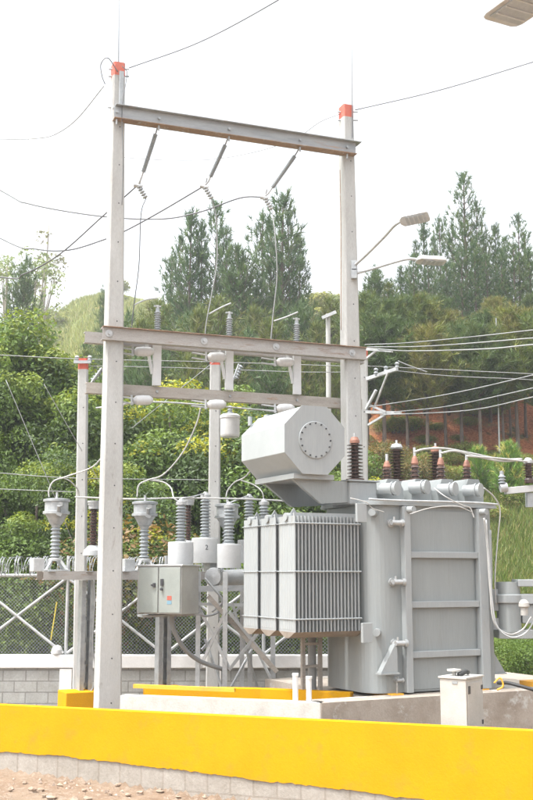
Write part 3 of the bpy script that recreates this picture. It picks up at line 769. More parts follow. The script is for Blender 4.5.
MB().cyl(c+gf*.12+V((.05,0,-.6)), c+gf*.12+V((.07,0,1.0)), .012, .004, n=6).build('lightning_rod', 'wire', pr)
mb = MB()
for k in (-.1,-.25): mb.cyl(c+V((-.14,-.02,k)), c+V((.2,-.02,k)), .014, n=8)
mb.build('through_bolt', 'galv', pr)
wl = [P(340,170,17.2),P(341,240,17.2),P(341,330,17.2)]
MB().tube(smooth_pts(wl), .006, 5).build('ground_lead', 'rust', pr)

def channel(p0, p1, h, fl, th=.012, back=V((0,1,0))):
    """C channel: web facing the camera with flanges going back"""
    mb = MB(); d = (p1-p0).normalized(); up = V((0,0,1))
    mb.bar(p0, p1, th, h, up)
    for s in (-1, 1):
        o = up*s*(h/2-th/2)+back*(fl/2+th/2+.0005)
        mb.bar(p0+o, p1+o, fl, th, up)
    return mb
zu = Zv(107, 15.85)-.11
a = gp(114, zu, .17); b = gp(355.5, zu, .17)
t = thing('steel_beam', 'grey galvanised top beam of the gantry with rust along its lower flange', 'beam', a)
channel(a, b, .20, .14, back=-gf).build('web', 'beam_steel', t)
MB().bar(a-V((0,0,.106))-gf*.02, b-V((0,0,.106))-gf*.02, .17, .010).build('lower_flange', 'rust', t)
a2, b2 = a+V((0,0,.107))+gf*.0, b+V((0,0,.107))
MB().bar(a2+gf*-.03+g2*.02, b2+gf*-.03+g2*.08, .22, .012).build('top_flange', 'beam_steel', t)
mb = MB()
for uu in (117, 159, 229, 300, 347): 
    q_ = gp(uu, zu, .185); mb.cyl(q_, q_+gf*.03, .022, n=6); mb.cyl(q_-gf*.0+V((.0,0,-.12)), q_+V((0,0,-.2)), .016, n=6)
mb.build('bolt', 'galv', t)
zl_ = Zv(328, 15.85)-.10
a = gp(102.5, zl_, .17); b = gp(366, zl_, .17)
t = thing('steel_beam', 'rust topped lower front beam running across both gantry poles', 'beam', a)
channel(a, b, .19, .12, back=-gf).build('web', 'rust_beam', t)
MB().bar(a+V((0,0,.101))-gf*.03, b+V((0,0,.101))-gf*.03, .17, .010).build('top_flange', 'rust', t)
mb = MB()
for uu in (109, 204, 276, 352): 
    q_ = gp(uu, zl_, .178); mb.cyl(q_, q_+gf*.012, .055, n=16); mb.cyl(q_, q_+gf*.035, .022, n=6)
mb.build('washer', 'galv_pale', t)
a = gp(85, zl_, -.18); b = gp(364, zl_, -.18)
t = thing('steel_beam', 'twin of the lower front beam on the far side of the gantry poles', 'beam', a)
channel(a, b, .17, .10, back=gf*-1).build('web', 'rust_beam', t)
zm = Zv(383, 16.15)-.09
a = gp(86.5, zm, -.18); b = gp(362, zm, -.18)
t = thing('crossarm_beam', 'tan weathered beam fixed behind both gantry poles below the rusty one', 'beam', a)
channel(a, b, .165, .11, back=gf*-1).build('web', 'tan_beam', t)
mb = MB()
for uu in (157, 230, 297): q_ = gp(uu, zm, -.17); mb.cyl(q_, q_+gf*.02, .02, n=6)
mb.build('bolt', 'galv', t)

# insulator strings
def string_ins(u0, v0, u1, v1, uc, vc, label):
    top = gp(u0, Zv(v0, 16.4), .1); D = top.y; top = P(u0, v0, D)
    bot = P(u1, v1, D+.25); cl = P(uc, vc, D+.3); d = (bot-top).normalized(); L = (bot-top).length
    t = thing('insulator_string', label, 'insulator', top, 'insulator strings hanging from the top beam')
    MB().cyl(top+V((0,0,.02)), top+d*L*.16, .014, n=6).build('shackle', 'galv', t)
    nd = 26
    MB().lathe([(0,L*.14)]+sheds(L*.14, L*.92, nd, .030, .044)+[(0,L*.92)], top, d, 12).build('polymer_sheds', 'porc', t)
    MB().tube(smooth_pts([top+d*L*.92, top+d*L*1.05, cl]), .014, 6).cyl(cl+V((-.06,0,.0)), cl+V((.07,0,-.03)), .035, n=8).cyl(cl+V((.02,0,.02)), cl+V((.04,0,.13)), .022, n=6).build('line_clamp', 'cast', t)
    mb = MB(); e = cl+V((.13,.0,-.22)); dd = (e-cl)
    for k in range(5): q_ = cl+dd*(.15+.19*k); mb.lathe([(.012,-.02),(.042,-.008),(.042,.008),(.012,.02)], q_, dd, 10)
    mb.cyl(cl, e, .012, n=6)
    mb.build('spring_damper', 'cast', t)
    return cl, e, D
A_ = string_ins(158, 127, 142, 176, 138, 185, 'leftmost of the three insulator strings hanging from the top beam')
B_ = string_ins(228, 139, 209, 180, 204, 186, 'middle of the three insulator strings hanging from the top beam')
C_ = string_ins(299, 150, 270, 191, 264, 197, 'rightmost of the three insulator strings hanging from the top beam')
PG = 'incoming conductors held by the insulator strings'
wire([(A_[0],), (103,216,17), (60,254,17.6), (24,274,18), (0,277,18.4), (-140,255,20)], .013, 'wire', 'conductor swinging down left from the first insulator string', group=PG)
wire([(B_[0],), (160,212,17.4), (125,231,17.8), (103,240,18.2), (69,250,18.6), (36,249,19), (0,238,19.4), (-140,160,21)], .013, 'wire', 'conductor swinging left from the middle insulator string', group=PG)
wire([(C_[0],), (240,198,17.5), (200,212,17.9), (160,219,18.2), (99,216,18.6), (30,204,19.2), (0,190,19.6), (-140,110,21)], .013, 'wire', 'conductor swinging left from the rightmost insulator string', group=PG)
SG = 'thin shield wires tied to the pole tops'
wire([(129,68,16), (200,42,15), (275,2,13.5), (340,-40,12)], .009, 'wire', 'thin wire rising right from the red top of the left pole', 'shield_wire', 'wire', SG)
wire([(104,86,16), (78,118,16.6), (58,133,17), (40,138,17.3), (0,139,17.8), (-100,136,19)], .009, 'wire_pale', 'thin wire dipping left from the red top of the left pole', 'shield_wire', 'wire', SG)
wire([(355,110,17.4), (440,90,17), (533,62,16.5), (640,30,16)], .009, 'wire', 'thin wire rising right from the red top of the right pole', 'shield_wire', 'wire', SG)
wire([(340,114,17.4), (320,122,17.6), (296,138,18.5), (255,152,19), (200,160,19.5), (120,157,20), (40,144,21), (0,125,22), (-120,90,23)], .007, 'wire_pale', 'very faint wire sagging left from the top of the right pole', 'shield_wire', 'wire', SG)

# disconnect switches hung on the beams
def switch(u, label, first=None):
    z0 = zm+.083; b = gp(u, z0, -.12)
    if first:
        return copy_tree(first, b, label=label)
    t = thing('disconnect_switch', label, 'switch', b, 'disconnect switches standing between the lower beams')
    zt_ = zl_-.02
    MB().box(b+V((0,0,(zt_-z0)/2)), (.13,.06,zt_-z0), RG2).build('post', 'white', t, bevel=.006)
    MB().bar(b+V((-.02,0,.18))-g2*.05, b-g2*.17+V((0,0,.66)), .04, .04).build('strut', 'white', t)
    zi = zl_+.08; h = .40
    MB().lathe([(0,0)]+sheds(.0, h, 11, .032, .055)+[(.03,h),(.03,h+.05),(0,h+.05)], V((b.x,b.y,zi)), n=16).build('upright_insulator', 'porc', t)
    q_ = V((b.x,b.y,zi+h+.05)); MB().cyl(q_, q_+V((0,0,.05)), .02, n=8).bar(q_+V((0,0,.03))-g2*.06, q_+V((0,0,.03))+g2*.05, .03, .02).build('terminal', 'cast', t)
    # side insulator with two prongs
    for zz, nm in ((zl_-.19, 1), (zm-.17, 1)):
        s0 = V((b.x,b.y,zz))+gf*.02-g2*.06
        MB().lathe([(0,0),(.03,0),(.07,.05),(.078,.15),(.07,.26),(.035,.31),(0,.31)], s0-g2*.31, g2+V((0,0,.08)), 14).build('side_insulator', 'white', t)
        mb = MB()
        for k in (-.05, .03): mb.cyl(s0-g2*.30+V((0,0,k)), s0-g2*.56+V((0,0,k+.02)), .014, n=6)
        mb.bar(s0-g2*.33+V((0,0,-.07)), s0-g2*.33+V((0,0,.08)), .03, .03)
        mb.build('prong', 'galv_pale', t)
    return t
sw = switch(156.5, 'left disconnect switch with upright grey insulator on the gantry beams')
switch(229, 'middle disconnect switch with upright grey insulator on the gantry beams', sw)
switch(297, 'right disconnect switch with upright grey insulator on the gantry beams', sw)
DW = 'drop conductors from the strings to the switches'
wire([(A_[1],), (141,215,16.3), (139,265,16.3), (134,305,16.3), (130,345,16.4)], .009, 'wire', 'drop wire hanging from the first insulator string', 'drop_wire', 'wire', DW)
wire([(B_[1],), (216,218,16.9), (217,260,16.9), (212,292,16.8), (206,325,16.7), (205,345,16.7)], .009, 'wire_pale', 'drop wire hanging from the middle insulator string', 'drop_wire', 'wire', DW)
wire([(C_[1],), (275,235,17.1), (277,275,17.1), (273,315,17.1), (270,350,17.1)], .009, 'wire_pale', 'drop wire hanging from the rightmost insulator string', 'drop_wire', 'wire', DW)
LKG = 'short link rods to the upright insulators'
wire([(134,305,16.3),(145,300,16.35),(157,298,16.4)], .012, 'galv_pale', 'link rod to the left upright insulator', 'link_rod', 'rod', LKG)
wire([(209,314,16.8),(220,308,16.8),(231,303,16.8)], .012, 'galv_pale', 'link rod to the middle upright insulator', 'link_rod', 'rod', LKG)
wire([(274,321,17.1),(286,317,17.1),(298,312,17.1)], .012, 'galv_pale', 'link rod to the right upright insulator', 'link_rod', 'rod', LKG)
# small surge arrester hanging under the beam left of middle pole
q_ = P(120,403,16.5)
wire([(96,408,17),(150,402,17),(215,406,17.2),(262,410,17.4),(325,414,17.6)], .013, 'galv_pale', 'pale busbar rod running just below the tan beam', 'busbar', 'rod')
# bucket-like transformer can hanging beside the middle pole
t = thing('hanging_capacitor', 'small white cylindrical can hanging beside the small middle pole', 'capacitor', P(230,437,17.7))
MB().lathe([(0,0),(.15,0),(.16,.03),(.16,.30),(.17,.31),(.17,.35),(.13,.38),(0,.39)], P(230,437,17.7), n=20).build('can', 'white', t)
MB().lathe([(0,.39)]+sheds(.39,.52,3,.03,.05)+[(0,.52)], P(230,437,17.7), n=12).build('bushing', 'porc', t)
MB().bar(P(222,420,17.9), P(230,420,17.75), .05, .12).build('bracket', 'galv', t)

# ------------------------------------------------------------------ street lamps
def lamp(label, head, yaw, pitch, L, arm, r=.025, group='street lamps', roll=0):
    t = thing('street_lamp', label, 'street lamp', arm[0], group)
    R = Matrix.Rotation(yaw, 3, 'Z') @ Matrix.Rotation(pitch, 3, 'Y') @ Matrix.Rotation(roll, 3, 'X')
    w = L*.50
    prof = [(0,.45),(.05,.7),(.10,.95),(.16,1),(.90,1),(.97,.9),(1,.7)]
    top = []; botm = []
    for f, k in prof: top.append((f*L, k*w/2))
    outl = [V((x,y,0)) for x, y in top]+[V((x,-y,0)) for x, y in reversed(top)]
    n = len(outl); mb = MB()
    lo = [head+R@(p+V((0,0,-.035))) for p in outl]; mi = [head+R@(p*1.0+V((0,0,.0))) for p in outl]; hi = [head+R@(V((L*.48+(p.x-L*.48)*.86, p.y*.7, .05))) for p in outl]
    mb.add(lo+mi+hi, [tuple(reversed(range(n))), tuple(range(2*n,3*n))]+[(k*n+i, k*n+(i+1)%n, (k+1)*n+(i+1)%n, (k+1)*n+i) for k in range(2) for i in range(n)])
    hd = mb.build('lamp_head', 'lamp_body', t, bevel=.006)
    mb = MB(); mb.box(head+R@V((L*.56,0,-.040)), (L*.68, w*.78, .014), R); mb.build('lens', 'lamp_lens', hd)
    mb = MB()
    for k in range(4): mb.box(head+R@V((L*(.33+.155*k),0,-.050)), (.014, w*.74, .012), R)
    mb.build('lens_rib', 'lamp_body', hd)
    MB().tube(smooth_pts(arm+[head+R@V((L*.14,0,0))]), r, 8).build('arm', 'galv_pale', t)
    MB().box(arm[0], (.09,.09,.16)).build('bracket', 'galv', t, bevel=.004)
    return t
h1 = P(400,221,16.2); e1 = P(427,213,15.9)
lamp('upper street lamp head on a steep arm from the right gantry pole', h1, math.atan2(-.15,.41), -math.radians(6), .46, [P(354,266,17.25),P(366,255,17.0),P(384,237,16.6),P(395,225,16.3)], roll=-math.radians(24))
h2 = P(416,259.5,17.3)
lamp('lower street lamp head on the flatter arm from the right gantry pole', h2, math.radians(8), math.radians(1), .50, [P(354,274,17.25),P(375,268,17.25),P(395,262,17.3),P(408,259,17.3)], roll=-math.radians(6))
hp = P(600,30,7.2)
hd3 = P(562,-26,6.6); Dt = 6.6
for _ in range(12): Dt *= (hd3.z-CZ)/(P(498,19,Dt).z-CZ)
tp3 = P(498,19,Dt)
t3 = lamp('large street lamp head cut off at the top right corner of the picture', hd3, math.atan2(tp3.y-hd3.y, tp3.x-hd3.x), 0, (tp3-hd3).length, [V((hp.x,7.2,hd3.z-.3)),P(590,-30,7.0),P(574,-30,6.7)], r=.03)
cpole('lamp_pole', V((hp.x+.12,7.3,0)), V((hp.x+.12,7.3,0)), .3,.18,.3,.18, hd3.z+.3, -.5, 'concrete lamp pole standing outside the right edge', parts=False, redm=False, red=0)

# ------------------------------------------------------------------ small poles behind
RI = Matrix.Identity(3)
def smallpole(u, v, D, w, label):
    p = P(u, v, D); ub = u-2.5
    x = P(ub, 640, D).x
    return cpole('utility_pole', V((x,D,0)), V((p.x,D,0)), w*1.25, w, w, w*.8, p.z, -.3, label, red=.19, R=RI, group='smaller concrete utility poles')
p1 = smallpole(83.5, 359, 18.4, .165, 'small left utility pole with red top in front of the leafy trees')
p2 = smallpole(215.5, 355, 18.8, .185, 'small middle utility pole with red top behind the breaker')
p3 = smallpole(363, 349, 18.9, .165, 'small right utility pole close behind the right gantry pole')
for u, v, D, par in ((83.5,362,18.4,p1),):
    c = P(u, v, D)
    mb = MB()
    for s in (-1,1): mb.lathe([(0,0),(.03,0),(.05,.03),(.03,.05),(.045,.08),(.02,.11),(0,.11)], c+V((s*.11,-.02,.0)), n=12)
    mb.build('pin_insulator', 'porc', par)
    MB().bar(c+V((-.15,-.1,-.02)), c+V((.15,-.1,-.02)), .04, .05).build('bracket', 'galv', par)
# cut-out fuse near left small pole
t = thing('fuse_cutout', 'grey tilted fuse cutout beside the small left utility pole', 'fuse', P(92,380,18.2))
MB().cyl(P(89,386,18.2), P(102,368,18.2), .02, n=8).build('fuse_tube', 'galv', t)
MB().lathe([(0,0)]+sheds(0,.28,5,.025,.05)+[(0,.28)], P(92,381,18.25), P(101,371,18.25)-P(92,381,18.25), 12).build('insulator', 'porc', t)
t = thing('fuse_cutout', 'grey tilted fuse cutout right of the middle disconnect switch', 'fuse', P(235,380,18.6))
MB().lathe([(0,0)]+sheds(0,.26,5,.025,.05)+[(0,.26)], P(236,379,18.6), P(241,366,18.6)-P(236,379,18.6), 12).build('insulator', 'porc', t)
MB().cyl(P(233,380,18.5), P(239,364,18.5), .018, n=8).build('fuse_tube', 'galv', t)
# crossarms of the third pole
mb = MB().bar(P(367,379,18.8), P(397,369,18.3), .06, .06).bar(P(366,409,18.8), P(376,390,18.6), .04, .04); 
mb.bar(P(366,412,18.8), P(401,413,18.5), .06, .05).bar(P(367,404,18.8), P(386,412,18.6), .035, .035).bar(P(368,425,18.8), P(386,414,18.6), .035, .035).bar(P(366,349,18.8), P(392,351,18.3), .05, .05).bar(P(367,358,18.8), P(377,350,18.6), .035,.035)
mb.bar(P(372,413,18.8), P(388,372,18.4), .025, .025)
mb.build('crossarm', 'galv_pale', p3)
mb = MB()
for u, v in ((376,373),(386,371),(397,367)):
    mb.lathe([(0,0),(.02,0),(.02,.03),(.045,.05),(.025,.08),(.045,.11),(.02,.14),(0,.14)], P(u, v+3, 18.5), n=12)
mb.build('pin_insulator', 'porc', p3)
# far pole with crossarm
t = thing('far_utility_pole', 'thin distant pole with a short crossarm left of the right gantry pole', 'pole', (P(328,400,27).x,27,hz(P(328,400,27).x,27)))
MB().cyl((P(328,400,27).x,27,hz(P(328,400,27).x,27)-.3), P(328,314,27), .08, .06, n=10).build('shaft', 'concrete', t)
MB().bar(P(322,318,26.9), P(336,312,26.9), .08,.08).build('crossarm', 'galv_pale', t)
# thin pale mast on the right
x = P(495,330,30)
x = P(495,330,37)
o = MB().cyl((x.x,37,hz(x.x,37)-.2), P(496,318,37), .035, .02, n=8).build('thin_mast', 'galv_pale'); tag(o, 'thin pale mast rising among the pines at the right', 'mast')
LR = 'overhead lines fanning out to the right'
rl = [([(365,344.6,18.7),(405,343,17.8),(470,337,16.5),(533,330,15.4),(640,318,14)], .008, 'topmost of the lines leaving the small right pole'),
 ([(367,347,18.7),(430,346,17),(533,338,15.4),(640,328,14)], .009, 'second line leaving the top of the small right pole'),
 ([(376,349,18.6),(412,351,17.6),(485,349,16),(533,344.6,15.4),(640,335,14)], .011, 'lowest thick line of the upper fan at the right'),
 ([(398,361,18.4),(410,366,18.4),(427,372,18.4)], .010, 'short slanting jumper right of the crossarm'),
 ([(367,366,18.8),(450,370,19.5),(533,374,20),(640,380,21)], .008, 'thin level line crossing behind the right fan'),
 ([(398,371,18.4),(450,376,19),(533,380,20),(640,388,21)], .008, 'thin line from the slanted crossarm tip'),
 ([(369,407,18.7),(449,394,17),(533,375,15.6),(640,348,14)], .008, 'line rising most steeply in the lower fan at the right'),
 ([(394,412,18.5),(449,406,17.2),(533,388,15.6),(640,362,14)], .008, 'middle line of the lower fan at the right'),
 ([(380,415,18.6),(467,410.5,17),(533,397,15.6),(640,372,14)], .009, 'lowest line of the lower fan at the right')]
for s, r, l in rl: wire(s, r, 'wire_pale', l, group=LR)
LL = 'thin level lines passing behind the gantry'
for s, l in [([(-100,350,18.2),(0,355,18.3),(83,359,18.35),(215,362,18.7),(340,366,18.9),(363,367,18.9)], 'upper thin line strung over the tops of the small poles'),
 ([(83,366,18.4),(150,367,18.6),(215,369,18.8),(300,372,18.9),(363,372,18.9)], 'lower thin line strung between the small poles'),
 ([(-100,465,18.2),(0,473,18.3),(75,478,18.4),(215,480,18.8)], 'thin line crossing the leafy tree above the bowl headed transformers'),
 ([(-100,484,18.2),(0,489,18.3),(75,492,18.4)], 'lowest thin line crossing the leafy tree at the left')]:
    wire(s, .007, 'wire_pale', l, group=LL)
for s, l in [([(6,380,18),(30,437,18),(50,485,18),(74,545,18.3)], 'guy wire slanting across the leafy tree at the left edge'),
             ([(44,384,18),(70,430,18.2),(97,478,18.5),(115,520,18.6)], 'guy wire slanting down past the small left pole'),
             ([(216,360,18.8),(175,393,17.5),(132,428,16.5)], 'stay wire slanting down left from the small middle pole')]:
    wire(s, .006, 'wire_pale', l, 'guy_wire', 'wire', 'guy wires')

# ------------------------------------------------------------------ left instrument transformers on their platform
Q1 = V((P(55,560,16.7).x,16.7,0)); Q2 = V((P(144,560,17.3).x,17.3,0)); qd = (Q2-Q1).normalized(); qn = V((qd.y,-qd.x,0))
RQ = Matrix((qd, -qn, V((0,0,1)))).transposed()
zp = Zv(571, 16.9)
t = thing('equipment_platform', 'rust stained steel platform beam on columns carrying the bowl headed transformers', 'platform', (Q1.x,Q1.y,-.15))
a = Q1-qd*.22+V((0,0,zp-.07)); b = Q1+qd*4.1+V((0,0,zp-.07))
for off in (.22, -.22):
    channel(a+qn*off, b+qn*off, .13, .07, back=-qn).build('platform_beam', 'rust_beam', t)
for i in range(8):
    c = Q1+qd*(-.1+.58*i)+V((0,0,zp-.006)); MB().bar(c+qn*.27, c-qn*.27, .10, .012).build('cross_plate', 'galv', t)
for uu, Dd in ((86, 16.95), (163.5, 17.4)):
    c = V((P(uu,620,Dd).x, Dd, 0))
    for s in (-1,1):
        mb = MB(); w = c+qd*.095*s
        mb.bar(w+V((0,0,.3)), w+V((0,0,zp-.14)), .012, .20, up=qn); mb.bar(w+qn*.09-qd*.03*s+V((0,0,.3)), w+qn*.09-qd*.03*s+V((0,0,zp-.14)), .06, .012, up=qn); mb.bar(w-qn*.09-qd*.03*s+V((0,0,.3)), w-qn*.09-qd*.03*s+V((0,0,zp-.14)), .06, .012, up=qn)
        mb.build('column', 'galv', t)
    for k in range(5): MB().box(c+V((0,0,.55+.33*k)), (.17,.012,.06), RQ).build('batten', 'galv', t)
mb = MB().tube(smooth_pts([P(94,580,16.7),P(95,600,16.75),P(93,640,16.8),P(95,672,16.8),P(92,690,16.8),P(80,694,16.7),P(68,700,16.6)]), .012, 6)
mb.build('ground_lead', 'conduit', t)
zy = Zv(691.5, 16.7)
for uu, Dd, l in ((80, 16.85, 'yellow painted block under the left platform column'), (165, 17.4, 'yellow painted block under the second platform column, mostly hidden')):
    o = MB().box((P(uu,700,Dd).x, Dd, (zy-.2)/2), (.56,.5,zy+.2), RQ).build('footing_block', 'yellow', bevel=.012); tag(o, l, 'footing', 'yellow footing blocks')
def bowl(base, label, first=None):
    if first: return copy_tree(first, base, label=label)
    b = V(base); t = thing('instrument_transformer', label, 'transformer', b, 'bowl headed instrument transformers')
    mb = MB()
    for sx in (-1,1):
        for sy in (-1,1): mb.bar(b+RQ@V((sx*.17,sy*.15,0)), b+RQ@V((sx*.06,sy*.06,.17)), .035, .035)
    mb.box(b+V((0,0,.012)), (.40,.36,.02), RQ)
    mb.build('foot_frame', 'galv_pale', t)
    MB().box(b+RQ@V((-.27,.0,.09)), (.17,.26,.20), RQ).build('terminal_box', 'galv_pale', t, bevel=.008)
    MB().lathe([(0,.15),(.11,.15),(.11,.18),(.07,.20)], b, n=18).build('base_flange', 'cast', t)
    MB().lathe(sheds(.20, .66, 8, .055, .083), b, n=20).build('porcelain_column', 'porc', t)
    MB().lathe([(.065,.66),(.075,.70),(.10,.72),(.135,.80),(.175,.86),(.205,.865),(.205,.905),(.18,.91),(.18,1.05),(.205,1.055),(.205,1.09),(.16,1.10),(0,1.105)], b, n=24).build('head', 'galv', t)
    MB().cyl(b+V((0,0,1.1)), b+V((0,0,1.2)), .018, n=8).build('terminal', 'cast', t)
    MB().cyl(b+V((.07,-.18,.88)), b+V((.08,-.235,.98)), .03, n=8).cyl(b+V((.1,-.18,1.0)), b+V((.1,-.23,1.0)), .04, n=8).bar(b+V((.04,-.2,.87)), b+V((.12,-.2,.84)), .04,.05).build('fitting', 'conduit', t)
    return t
zb_ = zp
bw = bowl(Q1+V((0,0,zb_)), 'leftmost bowl headed instrument transformer on the platform')
bowl(Q2+V((0,0,zb_)), 'second bowl headed instrument transformer, left of the control cabinet', bw)
Q3 = Q1+qd*((Q2-Q1).length*2); bowl(Q3+V((0,0,zb_)), 'third bowl headed instrument transformer, behind the breaker', bw)
def brown_arrester(base, h, label, m='porc_brown', r=.075, n=12):
    b = V(base); t = thing('surge_arrester', label, 'arrester', b, 'surge arresters beside the bowl headed transformers')
    MB().lathe([(0,-.12),(.16,-.12),(.15,-.04),(.09,.02),(.07,.04)], b, n=18).build('base', 'galv_pale', t)
    MB().lathe(sheds(.04,h,n,r*.6,r), b, n=18).build('sheds', m, t)
    MB().lathe([(.05,h),(.09,h),(.09,h+.06),(.10,h+.06),(.10,h+.1),(0,h+.11)], b, n=18).build('cap', 'cast', t)
    MB().lathe([(.11,h+.1),(.11,h+.13),(0,h+.135)], b, n=18).build('cover', 'cast', t)
    return t
brown_arrester(P(93,548,17.4), .62, 'dark ribbed surge arrester half hidden behind the tall left pole')
brown_arrester(P(188,543,17.9), .62, 'dark ribbed surge arrester behind the first breaker bushing', r=.06)

# ------------------------------------------------------------------ circuit breaker
bk = thing('circuit_breaker', 'white drum circuit breaker with grey ribbed bushings on a lattice steel stand', 'circuit breaker', (P(225,690,17.6).x, 17.6, -.15))
def drum(u, D, v0, v1, r, hv, two=False):
    zb0, zb1 = Zv(v1, D), Zv(v0, D); c = P(u, v1, D)
    d = MB().lathe([(0,0),(r,0),(r,.02),(r*1.0,zb1-zb0-.02),(r*.97,zb1-zb0),(0,zb1-zb0+.01)], c, n=28).build('current_drum', 'white', bk)
    if two:
        cu = bpy.data.curves.new('numeral', 'FONT'); cu.body = '2'; cu.size = .11; cu.extrude = .001; cu.align_x = 'CENTER'
        to = bpy.data.objects.new('tmp', cu); COL.objects.link(to); bpy.context.view_layer.update()
        me = bpy.data.meshes.new_from_object(to); bpy.data.objects.remove(to)
        me.materials.append(M['dark'])
        no = bpy.data.objects.new('numeral', me); COL.objects.link(no); no.parent = d
        a = math.radians(10); 
        no.location = c+V((r*math.sin(a), -r*math.cos(a)-.003, (zb1-zb0)*.52))-W[d]; no.rotation_euler = (math.radians(90),0,a)
    b = V((c.x, c.y, zb1)); h = Zv(hv, D)-zb1
    n = max(6, int(h/.052))
    MB().lathe([(.09,0),(.09,.02)]+sheds(.02, h-.02, n, .058, .088)+[(.06,h)], b, n=20).build('bushing', 'porc', bk)
    MB().lathe([(0,h),(.085,h),(.085,h+.05),(.05,h+.06),(.03,h+.1),(0,h+.1)], b, n=16).build('bushing_cap', 'cast', bk)
    return b+V((0,0,h+.08))
t1 = drum(180.5, 17.1, 542, 566, .20, 505)
t2 = drum(205, 17.7, 538, 563, .22, 498, True)
t3_ = drum(229, 17.3, 544, 568, .19, 508)
t4 = drum(249, 18.1, 540, 563, .19, 500)
t5 = drum(264, 17.6, 544, 566, .17, 505)
# tank and frame below
a = P(172,574,17.5); b = P(285,574,18.2)
MB().cyl(P(222,578,17.6), P(290,575,18.3), .13, n=18).build('interrupter_tank', 'galv_pale', bk)
MB().lathe([(0,0),(.15,0),(.15,.03),(.10,.04),(.10,.10),(.13,.10),(.13,.14),(0,.15)], P(214,577,17.45), (-.1,-1,0), 16).build('flanged_head', 'cast', bk)
sc_ = V((P(238,640,17.6).x,17.6,0)); 
ez = Zv(572, 17.5)
legs = {}
for i, (u, D) in enumerate(((200,17.2),(227,16.9),(252,17.6),(275,17.3),(244,18.2))):
    p = P(u, 640, D); legs[i] = p
    mb = MB(); lo_, hi_ = V((p.x,D,-.15)), V((p.x,D,ez))
    mb.bar(lo_, hi_, .075, .010, up=V((1,0,0))); mb.bar(lo_+V((-.033,.038,0)), hi_+V((-.033,.038,0)), .010, .075, up=V((0,1,0)) if False else V((1,0,0)))
    mb.build('stand_leg', 'galv_pale', bk)
mb = MB()
def L2(a, b, w=.05, m=None):
    mb_ = MB().bar(a, b, .010, w, up=V((0,0,1))); mb_.bar(a+V((0,.025,w/2-.005)), b+V((0,.025,w/2-.005)), .05, .008); mb_.build('brace', m or 'galv_pale', bk)
L2(P(196,589,17.15), P(290,587,17.5), .09)
L2(P(196,604,17.15), P(290,606,17.5), .05)
L2(P(200,610,17.2), P(229,668,16.88)); L2(P(200,668,17.18), P(226,610,16.92))
L2(P(229,612,16.86), P(274,668,17.28)); L2(P(229,670,16.88), P(274,612,17.24))
L2(P(208,596,16.9), P(277,672,17.15), .07, 'tan_beam')
L2(P(205,640,17.3), P(222,690,17.0), .04); L2(P(252,650,17.55), P(230,690,17.0), .04); L2(P(252,640,17.6), P(276,690,17.3), .04)
L2(P(246,600,18.1), P(202,650,17.3), .04); L2(P(232,603,17.0), P(258,690,17.5), .04)
MB().tube(smooth_pts([P(205,578,17),P(215,590,16.95),P(222,600,16.95),P(218,612,16.95),P(205,616,16.8),P(196,612,16.7)]), .018, 8).tube(smooth_pts([P(228,588,17),P(222,603,16.95),P(212,612,16.95)]), .014, 8).build('control_conduit', 'conduit', bk)
MB().tube([t1, t1+V((.0,0,.02)), (t1+t2)/2+V((0,0,.0)), t2], .012, 6).tube([t3_, t4], .012, 6).build('jumper', 'cast', bk)
wire([(75,497,17.2),(130,499,17.3),(180,498,17.4),(245,499,17.6),(285,501,17.9)], .014, 'cable_white', 'pale rigid busbar linking the tops of bushings and instrument transformers', 'busbar', 'rod')
# looping leads
LG2 = 'looping leads above the instrument transformers'
wire([(124,403,16.6),(110,440,16.5),(95,465,16.6),(68,476,16.7),(54,481,16.7),(49,490,16.7),(49,497,16.7)], .011, 'cable_white', 'looping lead dropping to the leftmost bowl headed transformer', 'looping_lead', 'cable', LG2)
wire([(60,477,16.7),(70,481,16.9),(78,490,17.2),(79,497,17.3)], .010, 'cable_white', 'short arched lead right of the leftmost bowl headed transformer', 'looping_lead', 'cable', LG2)
wire([(201,407,17),(196,425,17),(183,452,17.1),(164,474,17.2),(148,480,17.3),(139,485,17.3),(137,497,17.3)], .012, 'cable_white', 'long looping lead dropping to the second bowl headed transformer', 'looping_lead', 'cable', LG2)
wire([(150,480,17.3),(163,482,17.3),(171,488,17.2),(174,498,17.1),(180,502,17.1)], .012, 'cable_white', 'arched lead between the second bowl headed transformer and the breaker', 'looping_lead', 'cable', LG2)
wire([(262,455,16.9),(246,476,17.4),(235,482,17.8),(228,490,17.9),(226,497,17.9)], .012, 'cable_white', 'looping lead dropping to the third bowl headed transformer', 'looping_lead', 'cable', LG2)
wire([(240,480,17.7),(254,485,17.7),(262,492,17.6),(264,502,17.6)], .010, 'cable_white', 'arched lead right of the third bowl headed transformer', 'looping_lead', 'cable', LG2)

